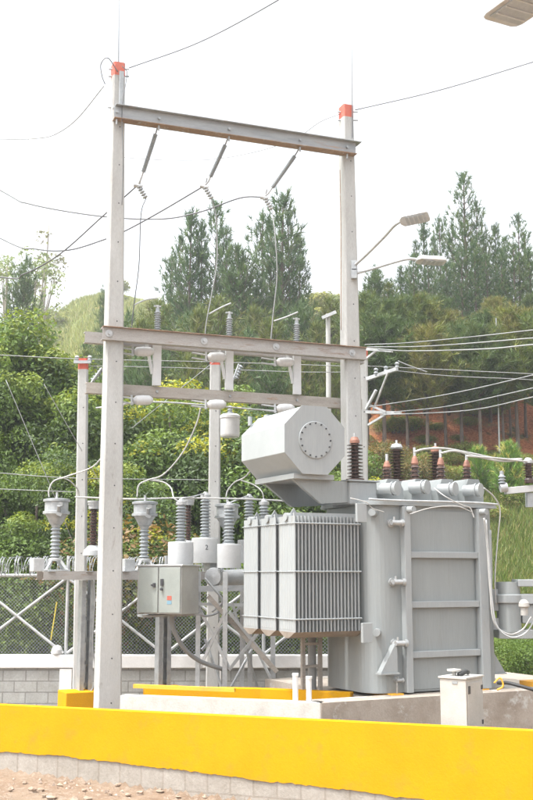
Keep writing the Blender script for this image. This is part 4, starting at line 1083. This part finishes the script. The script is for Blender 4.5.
# ------------------------------------------------------------------ control cabinet
cd = V((-.92,.39,0)).normalized(); ce = V((.39,.92,0)).normalized()   # front face runs along cd, side along ce
cb = P(181.5, 600, 16.0); zc_b, zc_t = Zv(614.5,16), Zv(566,16)
t = thing('control_cabinet', 'grey green metal control cabinet with two doors and rotary handle', 'cabinet', (cb.x,cb.y,zc_b))
wdt, dep = .74, .56
ctr = V((cb.x,cb.y,0))+cd*wdt/2+ce*dep/2
RC = Matrix((-cd, ce, V((0,0,1)))).transposed()
bd = MB().box(ctr+V((0,0,(zc_b+zc_t)/2)), (wdt,dep,zc_t-zc_b), RC).build('cabinet_body', 'steel_box', t, bevel=.006)
MB().box(ctr+V((0,0,zc_t+.012)), (wdt+.05,dep+.05,.024), RC).build('rain_lid', 'galv_pale', t, bevel=.004)
for k, (w0, w1) in enumerate(((0.03,.36),(.37,.73))):
    c = V((cb.x,cb.y,0))+cd*(wdt-(w0+w1)/2)-ce*.010+V((0,0,(zc_b+zc_t)/2))
    d = MB().box(c, (w1-w0-.01,.018,zc_t-zc_b-.04), RC).build('door', 'box', t, bevel=.004)
    if k == 0:
        c2 = V((cb.x,cb.y,0))+cd*(wdt-.30)-ce*.03
        MB().box(c2+V((0,0,zc_b+.42)), (.035,.03,.06), RC).cyl(c2+cd*.03+V((0,0,zc_b+.42)), c2+cd*.03-ce*.03+V((0,0,zc_b+.42)), .012, n=8).build('door_latch', 'dark', d)
    else:
        c2 = V((cb.x,cb.y,0))+cd*(wdt-.43)-ce*.03
        MB().box(c2+V((0,0,zc_b+.46)), (.04,.03,.10), RC).cyl(c2+V((0,0,zc_b+.36)), c2-ce*.03+V((0,0,zc_b+.36)), .02, n=10).build('rotary_handle', 'dark', d)
        c3 = V((cb.x,cb.y,0))+cd*(wdt-.55)-ce*.0205
        MB().box(c3+V((0,0,zc_b+.235)), (.075,.004,.06), RC).build('warning_sticker', 'sticker_red', d)
        MB().box(c3+V((0,0,zc_b+.17)), (.075,.004,.05), RC).build('warning_sticker', 'sticker_blue', d)
mb = MB()
MB().tube(smooth_pts([P(172,615,16.5),P(174,630,16.5),P(184,648,16.6),P(200,661,16.8),P(222,669,17)]), .035, 10).build('flexible_conduit', 'conduit', t)
for uu in (150, 175): MB().bar(P(uu,612,16.6), P(uu,618,16.6), .05,.05, up=V((0,1,0))).build('mounting_foot', 'galv', t)
MB().bar(P(140,616,16.5), P(200,614,16.8), .4, .03).build('support_shelf', 'galv', t)

# ------------------------------------------------------------------ transformer plinth and bund
ZB = .0
Bp = P(321, 703, 13.75); ZB = Bp.z
ex = V((.892,.452,0)).normalized(); ey = V((-ex.y, ex.x, 0))
Ap = P(120, 695.5, dof(695.5, ZB)); 
Cp = V((Bp.x,Bp.y,0))+ex*5.2
t = thing('concrete_bund', 'low concrete containment wall in front of the transformer', 'wall', (Bp.x,Bp.y,-.15))
ad = (V((Bp.x,Bp.y,0))-V((Ap.x,Ap.y,0))); ad.z = 0; adn = ad.normalized(); an = V((adn.y,-adn.x,0))
def wallseg(p, q, th, z0, z1, inn):
    p, q = V((p.x,p.y,0)), V((q.x,q.y,0)); mb = MB()
    return mb.prism([p+V((0,0,z0)), q+V((0,0,z0)), q+inn*th+V((0,0,z0)), p+inn*th+V((0,0,z0))], (0,0,z1-z0))
wallseg(Ap, V((Bp.x,Bp.y,0))-adn*.004, .18, -.2, ZB, -an).build('left_run', 'lit_concrete', t, bevel=.01)
wallseg(Bp, Cp, .40, -.2, ZB, ey).build('right_run', 'old_concrete', t, bevel=.01)
# slab on which the transformer stands
p0 = V((Bp.x,Bp.y,0))+ex*.95+ey*.41
o = wallseg(p0, p0+ex*4.1, 3.0, -.2, ZB-.03, ey).build('transformer_slab', 'old_concrete'); tag(o, 'concrete slab under the transformer tank', 'slab')
# yellow inner bund
t = thing('yellow_kerb', 'low yellow painted kerb behind the concrete containment wall', 'kerb', (P(240,690,15.6).x,15.6,-.15))
za = Zv(688, 15.4)
k0, k1, k2 = P(146,686,dof(686,za)), P(262,688,15.4), P(352,692,dof(692,za))
MB().bar(V((k0.x,k0.y,za-.2)), V((k1.x,k1.y,za-.2)), .14, .4).bar(V((k1.x,k1.y,za-.201)), V((k2.x,k2.y,za-.201)), .14, .402).build('kerb_face', 'yellow', t, bevel=.01)
k3 = P(134,686,15.3); MB().bar(k3, P(235,690,14.9), .06,.05).build('edge_board', 'yellow_edge', t)
o = wallseg(p0+ex*2.67-ey*.1, p0+ex*4.1-ey*.1, .3, ZB, ZB+.07, ey).build('yellow_kerb_end', 'yellow_edge'); tag(o, 'short orange yellow kerb on the slab at the right edge', 'kerb')
for u, l in ((295.5,'left of the two short white pipe stubs on the bund'),(309,'right of the two short white pipe stubs on the bund')):
    b = P(u, 700, 13.95); top = Zv(675 if u < 300 else 678, 13.95)
    o = MB().cyl((b.x,b.y,ZB-.1), (b.x,b.y,top), .035, n=12).lathe([(.042,0),(.042,.03),(0,.032)], (b.x,b.y,top-.01), n=12).build('pipe_stub', 'capwhite'); tag(o, l, 'pipe', 'white pipe stubs')

# ------------------------------------------------------------------ power transformer
OT = V((P(296,575,14.15).x, 14.15, 0))
RT = Matrix((ex, ey, V((0,0,1)))).transposed()
def T(x, y, z): return OT+ex*x+ey*y+V((0,0,z))
def tx(u, y, z):
    O = OT+ey*y; p = online((O.x,O.y), (ex.x,ex.y), u, z); return (p-V((O.x,O.y,z))).dot(ex)
tf = thing('power_transformer', 'large grey power transformer with finned radiators and octagonal oil drum', 'transformer', T(2,.5,ZB-.03))
yF = -.10
xL = tx(370, yF, 1.8); xRt = tx(494, yF, 1.8); yB = 1.25
zT0 = Zv(693.5, T(xL,yF,0).y+.1); zT1 = Zv(502.5, T(xL,yF,0).y+.05)
def rrect(x0, x1, y0, y1, rl, rr, n=8):
    pts = []
    for cx_, cy_, r, a0 in ((x0+rl,y0+rl,rl,180),(x1-rr,y0+rr,rr,270),(x1-rr,y1-rr,rr,0),(x0+rl,y1-rl,rl,90)):
        for i in range(n+1):
            a = math.radians(a0+90*i/n); pts.append((cx_+r*math.cos(a), cy_+r*math.sin(a)))
    return pts
pts = rrect(xL, xRt, yF, yB, .30, .05)
mb = MB(); A = [T(x,y,zT0) for x,y in pts]; B = [T(x,y,zT1-.03) for x,y in pts]; n = len(pts)
mb.add(A+B, [tuple(reversed(range(n))), tuple(range(n,2*n))]); mb.add(A+B, [(i,(i+1)%n,n+(i+1)%n,n+i) for i in range(n)])
tk = mb.build('tank', 'tank', tf)
pts = rrect(xL-.06, xRt+.08, yF-.07, yB+.07, .30, .06); A = [T(x,y,zT1-.03) for x,y in pts]
MB().prism(A, (0,0,.028)).build('cover_flange', 'tank_pale', tf, bevel=.004)
pts = rrect(xL-.05, xRt+.07, yF-.06, yB+.06, .30, .06); A = [T(x,y,zT1) for x,y in pts]
MB().prism(A, (0,0,.03)).build('cover_plate', 'tank_pale', tf, bevel=.004)
mb = MB(); 
for i in range(22):
    c = T(xL+.2+(xRt-xL-.25)*i/21, yF-.045, zT1+.03); mb.cyl(c, c+V((0,0,.02)), .016, n=6)
mb.build('flange_bolt', 'galv', tf)
# base skids
for x in (xL+.35, xRt-.3):
    MB().box(T(x, .55, (ZB-.03+zT0)/2), (.18, 1.5, zT0-ZB+.028), RT).build('skid', 'yellow_edge', tf)
MB().box(T((xL+xRt)/2, .62, (ZB-.03+zT0)/2), (xRt-xL-.9, 1.1, zT0-ZB+.026), RT).build('skid', 'brown_enamel', tf)
# stiffeners
xs1, xs2 = tx(404.5, yF, 1.8), tx(480, yF, 1.8)
for x, w in ((xs1,.10),(xs2,.14)):
    MB().box(T(x, yF-.055, (zT0+zT1)/2-.02), (w, .11, zT1-zT0-.045), RT).build('vertical_stiffener', 'tank_pale', tf, bevel=.006)
for v in (554, 604, 654):
    z = Zv(v, T(xs1,yF,0).y)-.01
    MB().box(T((xs1+.052+xs2-.072)/2, yF-.04, z), (xs2-xs1-.124, .08, .085), RT).build('horizontal_stiffener', 'tank_pale', tf, bevel=.006)
MB().box(T((xs1+xs2)/2, yF-.008, (zT0+zT1)/2-.03), (xs2-xs1-.2, .012, zT1-zT0-.12), RT).build('face_panel', 'tank', tf, bevel=.003)
x = xs1+.02
# round plugs on stiffeners
for x in (xs1+.02, xs2-.02): c = T(x, yF-.11, zT1-.09); MB().cyl(c, c-ey*.10-ex*-.02, .045, n=14).build('lifting_lug', 'tank_pale', tf)
# brackets (triangular gussets)
for u, v0, v1, sg in ((393, 640, 672, -1), (492, 657, 674, 1)):
    x = tx(u, yF, 1.2); D = T(x,yF,0).y
    z0, z1 = Zv(v1, D), Zv(v0, D); yo = yF-.002
    w = .26*sg
    mb = MB()
    if sg < 0: 
        mb.prism([T(x,yo-.10,z0),T(x,yo-.10,z1),T(x+w,yo-.10,z0)], ey*.10); mb.box(T(x+w/2, yo-.06, z0-.010), (.30,.14,.018), RT)
    else:
        mb.prism([T(xRt+.002,.0,z0),T(xRt+.002,.0,z1+.12),T(xRt+.24,.0,z0)], ey*.014); mb.box(T(xRt+.12, .04, z0-.008), (.24,.14,.016), RT)
    mb.build('jacking_bracket', 'tank_pale', tf)
# valves
for u, v in ((391.5, 523), (392, 582), (393, 643), (394,680)):
    x = tx(u, yF, 1.8); D = T(x,yF,0).y; z = Zv(v, D); c = T(x, yF, z); s = .6 if v == 680 else 1
    MB().cyl(c+ey*.01, c-ey*.03*s, .055*s, n=12).cyl(c-ey*.03*s, c-ey*.12*s, .030*s, n=10).cyl(c-ey*.10*s-ex*.04*s, c-ey*.10*s+ex*.10*s, .036*s, n=10).cyl(c-ey*.10*s+ex*.10*s, c-ey*.10*s+ex*.14*s, .050*s, n=12).cyl(c-ey*.10*s, c-ey*.10*s+V((0,0,.08*s)), .015*s, n=8).build('drain_valve', 'cast', tf)
c = T(tx(394,yF,1), yF-.06, 0); MB().tube([V((c.x,c.y,Zv(683,c.y))),V((c.x,c.y,Zv(700,c.y)))], .012, 6).build('drain_pipe', 'tan_beam', tf)
# hanging plates left of the tank
for u, v0, v1 in ((364.5, 503, 522), (368.5, 623, 643)):
    x = tx(u, -.30, 2); D = T(x,-.3,0).y
    MB().box(T(x, -.24, (Zv(v0,D)+Zv(v1,D))/2), (.15, .05, Zv(v0,D)-Zv(v1,D)), RT).build('valve_cover', 'tank_pale', tf, bevel=.005)
MB().cyl(T(tx(368,0,1.5), -.2, Zv(633,14.4)), T(xL+.25, 0.1, Zv(633,14.4)), .05, n=12).cyl(T(tx(364,0,3), -.2, Zv(512,14.4)), T(xL+.25, 0.1, Zv(512,14.4)), .05, n=12).build('radiator_pipe', 'tank_pale', tf)

# radiators
zr0, zr1 = Zv(634, 14.2), Zv(514, 14.2)
xw = tx(360.5, 0, 2.2)
nf_ = 19
for k in range(3):
    y0 = .0+.545*k; dw = .50
    r = MB()
    for i in range(nf_):
        x = .008+(xw-.016)*i/(nf_-1)
        # panel: thin, with rounded fluted outline
        pl_ = [T(x-.007, y0+.03, zr0+.02), T(x+.007, y0+.03, zr0+.02), T(x+.011, y0+.05, zr0+.02), T(x+.011, y0+dw-.05, zr0+.02), T(x+.007, y0+dw-.03, zr0+.02), T(x-.007, y0+dw-.03, zr0+.02), T(x-.011, y0+dw-.05, zr0+.02), T(x-.011, y0+.05, zr0+.02)]
        r.prism(pl_, (0,0,zr1-zr0-.04))
        if i in (0,):
            for j in range(7):
                yy = y0+.07+.06*j; r.prism([T(x-.017,yy,zr0+.05),T(x-.010,yy+.022,zr0+.05),T(x-.010,yy-.022,zr0+.05)], (0,0,zr1-zr0-.10))
    ro = r.build('radiator', 'tank_pale', tf)
    mb = MB()
    hz_ = zr1+.025
    mb.cyl(T(-.03, y0+dw/2, zr1-.03), T(xw+.08, y0+dw/2, zr1-.03), .055, n=14)
    for i in range(nf_):
        x = .008+(xw-.016)*i/(nf_-1)
    mb.build('top_header', 'tank_pale', ro)
    mb = MB()
    mb.prism([T(-.005,y0+.03,zr0+.02),T(-.005,y0+dw-.03,zr0+.02),T(-.005,y0+dw/2+.05,zr0-.06),T(-.005,y0+dw/2-.05,zr0-.06)], ex*(xw+.06))
    mb.build('bottom_header', 'brown_enamel', ro)
    for v in (523, 571.5, 619.5):
        mb = MB(); z = Zv(v, 14.2); mb.cyl(T(-.02, y0+.015, z), T(xw+.02, y0+.015, z), .011, n=8)
        mb.cyl(T(-.015, y0+.015, z), T(-.015, y0+dw-.015, z), .006, n=6)
        mb.build('tie_rod', 'tank_pale', ro)
    mb = MB(); mb.bar(T(.02,y0+.10,zr1+.0), T(xw,y0+.10,zr1+.0), .035, .05); mb.prism([T(.03,y0+.2,zr1+.02),T(.13,y0+.2,zr1+.02),T(.08,y0+.2,zr1+.09)], ey*.015)
    mb.build('lifting_lug', 'tank_pale', ro)
    MB().cyl(T(xw+.06, y0+dw/2, zr0-.0), T(xL+.12, max(y0+dw/2,.25), zr0-.0), .05, n=12).cyl(T(xw+.06, y0+dw/2, zr1-.03), T(xL+.12, max(y0+dw/2,.25), zr1-.03), .05, n=12).build('header_elbow', 'tank_pale', ro)
# pipe ladder frame under the radiators
xa = tx(303, .9, 1.0); xb = tx(320, .9, 1.0)
mb = MB()
for x in (xa, xb): mb.bar(T(x,.9,ZB-.03), T(x,.9,zr0-.02), .05, .05, up=ey)
for z in (.32,.62): mb.bar(T(xa,.9,ZB+z), T(xb,.9,ZB+z), .035,.035)
mb.build('support_frame', 'tan_beam', tf)
MB().cyl(T(tx(312,1.0,1),1.0,ZB-.02), T(tx(312,1.0,1),1.0,zr0-.05), .06, n=12).build('down_pipe', 'conduit', tf)
MB().cyl(T(tx(333,1.5,1),1.5,ZB+.25), T(xL+.5,1.3,ZB+.25), .17, n=18).build('oil_pump', 'conduit', tf)

# conservator: octagonal drum along ey
zcC = Zv(440, 14.3); xc_ = tx(314.5, .03, zcC); yc0 = .03; Lc = 1.32; Ro = .484
def octo(R, y): return [T(xc_+R*math.cos(math.radians(22.5+45*i)), y, zcC+R*math.sin(math.radians(22.5+45*i))) for i in range(8)]
cs_ = MB().prism(octo(Ro, yc0), ey*Lc).build('conservator', 'cons', tf, bevel=.006)
MB().prism(octo(Ro+.012, yc0-.014), ey*.012).build('end_plate', 'tank_pale', cs_, bevel=.003)
MB().lathe([(.20,0),(.25,0),(.25,.014),(.245,.018),(0,.018)], T(xc_,yc0-.014,zcC), -ey, 40).build('inspection_cover', 'tank_pale', cs_)
mb = MB()
for i in range(16):
    a = 2*math.pi*i/16; c = T(xc_+.225*math.cos(a), yc0-.033, zcC+.225*math.sin(a)); mb.cyl(c, c-ey*.014, .011, n=6)
mb.build('cover_bolt', 'dark', cs_)
mb = MB(); mb.box(T(xc_-.05, yc0+Lc-.1, zcC+Ro*.96), (.14,.10,.06), RT); mb.cyl(T(xc_-.34,yc0+Lc*.96,zcC+.33), T(xc_-.34,yc0+Lc*.96,zcC+.46), .03, n=10)
mb.build('filler_cap', 'tank_pale', cs_)
# saddle and support arms
zbm = zcC-Ro*.924
mb = MB(); mb.box(T(xc_+.02, .66, zbm-.035), (.62,1.15,.07), RT)
mb.build('saddle', 'tank_pale', cs_, bevel=.004)
for yy in (.18, 1.0):
    zt_ = zbm-.07
    mb = MB()
    mb.prism([T(xc_-.25,yy,zt_), T(xc_+.35,yy,zt_), T(xL+.28,yy,zt_), T(xL+.34,yy,zT1+.03), T(xL+.08,yy,zT1+.03), T(xc_+.18,yy,zT1-.02)], ey*.06)
    mb.build('support_arm', 'tank', tf)
# turret under first tall bushing etc.
def bush(x, y, z0, z1, r, nsh, kind, name='high_voltage_bushing'):
    D = T(x,y,0).y; b = T(x,y,z0); H = z1-z0
    o = MB().lathe([(r*1.15,0),(r*1.15,.03),(r*.7,.04)]+sheds(.04, H*.80, nsh, r*.45, r)+[(r*.6,H*.80)], b, n=20).build(name, 'porc_brown', tf)
    if kind == 'orange':
        MB().lathe([(r*.62,H*.80),(r*.62,H*.86),(r*.42,H*.93),(.02,H*.94)], b, n=16).build('bushing_cap', 'terracotta', o)
    else:
        MB().lathe([(r*.7,H*.80),(r*.8,H*.84),(r*.6,H*.92),(.02,H*.94)], b, n=16).build('bushing_cap', 'cast', o)
    MB().cyl(b+V((0,0,H*.9)), b+V((0,0,H*1.02)), .016, n=8).build('terminal', 'cast', o)
    return b+V((0,0,H))
zt = zT1+.03
tall = []
for u, vb, vt, kind in ((355,481,434,'orange'),(397,482,441,'grey'),(436,484,444,'orange')):
    y = .85; z = 3.7
    x = tx(u, y, z); D = T(x,y,0).y
    tall.append(bush(x, y, Zv(vb,D), Zv(vt,D), .115, 10, kind))
    zz = Zv(vb, D)
    MB().lathe([(.17,zt),(.17,zz-.05),(.19,zz-.05),(.19,zz-.01),(.1,zz+.004),(0,zz+.004)], T(x,y,0), n=22).build('turret', 'tank_pale', tf)
# box turret left
x = tx(355, .35, 3.4); D = T(x,.35,0).y
MB().box(T(x,.38,(zt-.05+Zv(483,D))/2), (.44,.5,Zv(483,D)-zt+.05), RT).build('turret_box', 'tank_pale', tf, bevel=.02)
MB().box(T(x,.38,Zv(483,D)+.012), (.5,.56,.022), RT).build('turret_lid', 'tank_pale', tf, bevel=.004)
small = []
for u, vb, vt, kind in ((387,480,456,'orange'),(415,480,450,'cast'),(441,480,452,'cast'),(467,480,455,'cast')):
    y = .30; x = tx(u, y, 3.6); D = T(x,y,0).y; zb2 = Zv(vb, D); zt2_ = Zv(vt, D)
    b = T(x,y,zb2); H = zt2_-zb2
    o = MB().lathe([(.085,0),(.085,.02),(.05,.03)]+sheds(.03,H*.5,3,.045,.07), b, n=18).build('low_voltage_bushing', 'porc_brown', tf)
    MB().lathe([(.045,H*.5),(.055,H*.55),(.038,H*.72),(.02,H*.8)], b, n=16).build('bushing_cap', 'terracotta', o)
    MB().cyl(b+V((0,0,H*.75)), b+V((0,0,H*1.08)), .02, n=8).build('terminal', 'galv_pale', o)
    small.append(b+V((0,0,H*1.05)))
    # turret: chamfered box
    h0, h1 = zt, zb2
    mb = MB(); w = .17
    mb.prism([T(x-w,y-.15,h0),T(x+w,y-.15,h0),T(x+w,y-.15,h0+(h1-h0)*.55),T(x+w*.55,y-.15,h1),T(x-w*.55,y-.15,h1),T(x-w,y-.15,h0+(h1-h0)*.55)], ey*.34)
    mb.build('turret', 'tank', tf, bevel=.012)
for u, v in ((397,489),(427,487.5),(455,489.5),(480.5,490.5)):
    y = .02; x = tx(u, y-.12, 3.4); D = T(x,y,0).y; z = Zv(v, D); ax_ = (-ey*.9+ex*.45).normalized(); c = T(x,y-.10,z)
    MB().cyl(c-ax_*.24, c, .082, n=20).cyl(c, c+ax_*.022, .098, n=24).cyl(c-ax_*.06, c-ax_*.04, .098, n=24).build('hand_hole_flange', 'tank_pale', tf)
# small conduits and loose cables on top
mb = MB()
mb.tube(smooth_pts([T(xL-.05,yF-.09,zT1+.035),T(xL+.5,yF-.1,zT1+.03),T(xs2-.2,yF-.1,zT1+.04),T(xRt+.1,yF-.05,zT1+.03)]), .014, 6)
mb.build('cable_tray_pipe', 'galv_pale', tf)
def tcable(pts, r, m, name='control_cable'): MB().tube(smooth_pts([P(*p) for p in pts]), r, 6).build(name, m, tf)
tcable([(434,488,14.6),(446,497,14.5),(462,505,14.6),(470,508,14.7),(474,518,14.7)], .008, 'cable_white')
tcable([(410,514,14.4),(430,508,14.4),(455,506,14.5),(472,512,14.7)], .006, 'cable_white')
tcable([(484,488,15.1),(494,497,15.3),(500,510,15.4),(498,535,15.45),(495,575,15.4),(496,605,15.4)], .010, 'cable_white')
tcable([(486,520,15.1),(489,560,15.2),(492,600,15.2),(497,626,15.2),(510,637,15.2),(524,634,15.2),(533,622,15.2),(540,600,15.2)], .012, 'galv_pale')
tcable([(484,518,15.1),(487,545,15.2),(490,590,15.2),(494,622,15.2),(508,634,15.25),(522,630,15.3),(531,617,15.3)], .012, 'cable_white')
tcable([(490,530,15.3),(491,570,15.3),(491,610,15.3)], .02, 'conduit')
tcable([(384,512,14.5),(372,508,14.4),(366,502,14.3),(350,498,14.3)], .006, 'cable_white')
# heavy white leads to the right
for s, l in (([(414,452,15.1),(425,449,15.2),(445,448.5,15.4),(470,453,15.8),(500,459,16.1),(522,459,16.2)], 'upper thick white cable arching from the bushings to the right'),
             ([(441,453,15.3),(455,451,15.4),(475,456,15.8),(500,461,16.1),(522,460,16.2)], 'thick white cable from the third small bushing to the line insulator'),
             ([(467,456,15.5),(480,457,15.7),(505,459,16.1),(522,461,16.2),(560,465,16.6)], 'thick white cable from the last small bushing running out right')):
    wire(s, .015, 'cable_white', l, 'bushing_lead', 'cable', 'thick white leads from the low voltage bushings', n=8)
# tap changer drum at right end of the tank
c = P(509.5, 632, 15.55); z0, z1 = Zv(632,15.55), Zv(582,15.55)
tc_ = MB().lathe([(0,0),(.17,0),(.17,z1-z0),(0,z1-z0+.005)], V((c.x,c.y,z0)), n=28).build('tap_changer', 'tank', tf)
MB().lathe([(.195,0),(.205,.01),(.205,.11),(.195,.12),(.17,.125)], V((c.x,c.y,Zv(603,15.55))), n=28).build('flange_ring', 'tank_pale', tc_)
MB().box(V((c.x+.42,c.y+.05,Zv(583,15.5))), (.62,.42,.10)).box(V((c.x+.42,c.y+.05,Zv(599,15.5))), (.55,.38,.14)).box(V((c.x+.42,c.y+.08,Zv(614,15.5))), (.50,.34,.26)).build('gear_housing', 'tank_pale', tc_, bevel=.01)
MB().box(V((c.x+.3,c.y+.05,Zv(634,15.5))), (.95,.40,.12)).build('lower_shelf', 'tank', tc_, bevel=.006)
MB().lathe([(0,-.10),(.05,-.10),(.05,0),(.075,.02),(.07,.07),(.04,.11),(0,.12)], P(524,608,15.1), n=14).build('breather', 'white_box', tc_)
MB().box(V((c.x-.22,c.y,Zv(600,15.5))), (.14,.12,.30)).box(V((c.x-.22,c.y,Zv(624,15.5))), (.16,.12,.16)).build('mounting_flange', 'tank_pale', tc_, bevel=.004)
MB().box((T(xRt-.02,.3,0)+V((0,0,Zv(605,15.5)))), (.35,.25,.5), RT).build('mounting_neck', 'tank', tc_)
# ------------------------------------------------------------------ line insulators at right
t = thing('insulator_crossarm', 'white crossarm with two ribbed insulators at the right edge', 'crossarm', P(545,490,16.3))
MB().bar(P(505,491,16.25), P(600,482,16.6), .09, .10).build('crossarm', 'white', t, bevel=.006)
MB().cyl(P(500,488,16.2), P(507,487,16.2), .07, n=14).build('end_cap', 'galv_pale', t)
b = P(529, 483, 16.3)
MB().lathe([(.07,0),(.07,.05),(.05,.09)]+sheds(.09,.29,5,.045,.085), b, n=18).build('line_insulator', 'porc_brown', t)
MB().lathe([(.05,.29),(.07,.30),(.07,.34),(.04,.38),(0,.38)], b, n=16).build('insulator_cap', 'cast', t)
b = P(502, 484, 16.2)
MB().lathe([(.06,0)]+sheds(0,.13,3,.035,.06)+[(.03,.14),(.03,.19),(0,.2)], b, n=16).build('line_insulator', 'porc', t)
MB().box(P(532,500,16.4), (.18,.12,.22)).build('terminal_box', 'galv', t, bevel=.006)
cpole('crossarm_pole', V((P(600,500,16.7).x,16.75,0)), V((P(600,500,16.7).x,16.75,0)), .3,.2,.3,.2, Zv(300,16.7), -.3, 'concrete pole outside the right edge that carries the white crossarm', parts=False, redm=False, red=0)

# ------------------------------------------------------------------ white box in front
zx1 = Zv(677, 13.2)
bc = P(466, 690, 12.95); d1 = V((-.80,.60,0)).normalized(); d2 = V((.60,.80,0)).normalized()
RB = Matrix((-d1, d2, V((0,0,1)))).transposed()
w1 = .34; w2 = .44
ctr = V((bc.x,bc.y,0))+d1*w1/2+d2*w2/2
t = thing('junction_box', 'off white metal junction box standing before the concrete bund', 'box', (ctr.x,ctr.y,-.2))
MB().box(ctr+V((0,0,(zx1-.2)/2-.01)), (w1,w2,zx1+.2), RB).build('box_body', 'white_box', t, bevel=.006)
MB().box(ctr+V((0,0,zx1+.004)), (w1+.03,w2+.03,.024), RB).build('lid', 'white_box', t, bevel=.004)
MB().lathe([(0,0),(.025,0),(.025,.05),(.085,.055),(.085,.075),(0,.085)], ctr+d1*.05-d2*.08+V((0,0,zx1+.016)), n=18).build('round_knob', 'white_box', t)
MB().tube(smooth_pts([ctr-d1*.02-d2*.1+V((0,0,zx1+.03)), ctr-d1*.05+d2*.02+V((0,0,zx1+.06)), ctr-d1*.03+d2*.12+V((0,0,zx1+.045))]), .028, 8).build('rubber_boot', 'cable_black', t)
c = V((bc.x,bc.y,0))+d2*.06-d1*.006
MB().box(c+V((0,0,zx1-.13)), (.02,.05,.09), RB).build('latch', 'dark', t)
for dz in (.12, .52): MB().box(V((bc.x,bc.y,0))+d2*(w2-.05)-d1*.006+V((0,0,zx1-dz)), (.02,.035,.05), RB).build('hinge', 'dark', t)
MB().box(V((bc.x,bc.y,0))+d2*w2/2-d1*.005+V((0,0,(zx1-.2)/2)), (.008,w2-.05,zx1+.1), RB).build('side_door', 'white_box', t, bevel=.003)
MB().box(V((bc.x,bc.y,0))+d1*w1*.42-d2*.004+V((0,0,zx1-.05)), (.07,.004,.03), RB).build('name_plate', 'galv', t)
wire([(498,683,14.9),(508,683,14.7),(520,686,14.6),(545,693,14.5)], .025, 'cable_black', 'black cable lying on the slab at the right edge', 'ground_cable', 'cable')
o = MB().tube(smooth_pts([P(494,683,14.5),P(500,678,14.5),P(503,686,14.5),P(497,690,14.5)]), .012, 6).build('orange_strap', 'yellow_edge'); tag(o, 'small orange strap lying by the right foot of the transformer', 'strap')

# ------------------------------------------------------------------ haze
HZ = True
if HZ:
    m, nt, out = _nodes('haze air')
    pv = N(nt, 'ShaderNodeVolumePrincipled'); pv.inputs['Color'].default_value = (.93,.96,1,1); pv.inputs['Density'].default_value = .0011
    pv.inputs['Anisotropy'].default_value = .2
    nt.links.new(pv.outputs[0], out.inputs['Volume'])
    o = MB().box((0,120,22.5), (560,400,53)).build('haze', m); tag(o, None, None, None, 'stuff'); o['label'] = 'thin pale haze in the air over the hillside'; o['category'] = 'haze'

# ------------------------------------------------------------------ light, sky, camera
w = bpy.data.worlds.new('World'); SC.world = w; w.use_nodes = True; nt = w.node_tree; nt.nodes.clear()
sky = nt.nodes.new('ShaderNodeTexSky'); sky.sky_type = 'NISHITA'; sky.sun_disc = False
SE, SA = math.radians(64), math.radians(-58)      # sun azimuth measured from -Y (camera side) towards -X
sd = V((-math.sin(math.radians(62))*math.cos(SE), -math.cos(math.radians(62))*math.cos(SE), math.sin(SE)))
sky.sun_elevation = SE; sky.sun_rotation = math.atan2(sd.x, sd.y)
sky.air_density = 1.0; sky.dust_density = 6.0; sky.ozone_density = 1.0
hs = nt.nodes.new('ShaderNodeHueSaturation'); hs.inputs['Saturation'].default_value = .22; hs.inputs['Value'].default_value = 2.15
bg = nt.nodes.new('ShaderNodeBackground'); bg.inputs[1].default_value = .15
wo = nt.nodes.new('ShaderNodeOutputWorld')
nt.links.new(sky.outputs[0], hs.inputs['Color']); nt.links.new(hs.outputs[0], bg.inputs[0]); nt.links.new(bg.outputs[0], wo.inputs[0])
sl = bpy.data.lights.new('sun', 'SUN'); sl.energy = 2.3; sl.angle = math.radians(2.0); sl.color = (1,.98,.95)
so = bpy.data.objects.new('sun', sl); COL.objects.link(so); so.rotation_euler = (-sd).to_track_quat('-Z','Y').to_euler(); so.location = (0,0,30)
cam = bpy.data.cameras.new('camera'); co = bpy.data.objects.new('camera', cam); COL.objects.link(co)
co.location = (0,0,CZ); co.rotation_euler = (math.radians(90)+TH, 0, 0)
cam.sensor_fit = 'VERTICAL'; cam.sensor_height = 36; cam.sensor_width = 24; cam.lens = 36*F/800; cam.clip_end = 1500; cam.clip_start = .1
SC.camera = co
SC.render.engine = 'CYCLES'
vs_ = SC.view_settings; vs_.view_transform = 'Standard'; vs_.look = 'None'; vs_.gamma = 1; vs_.use_curve_mapping = False; vs_.exposure = .72
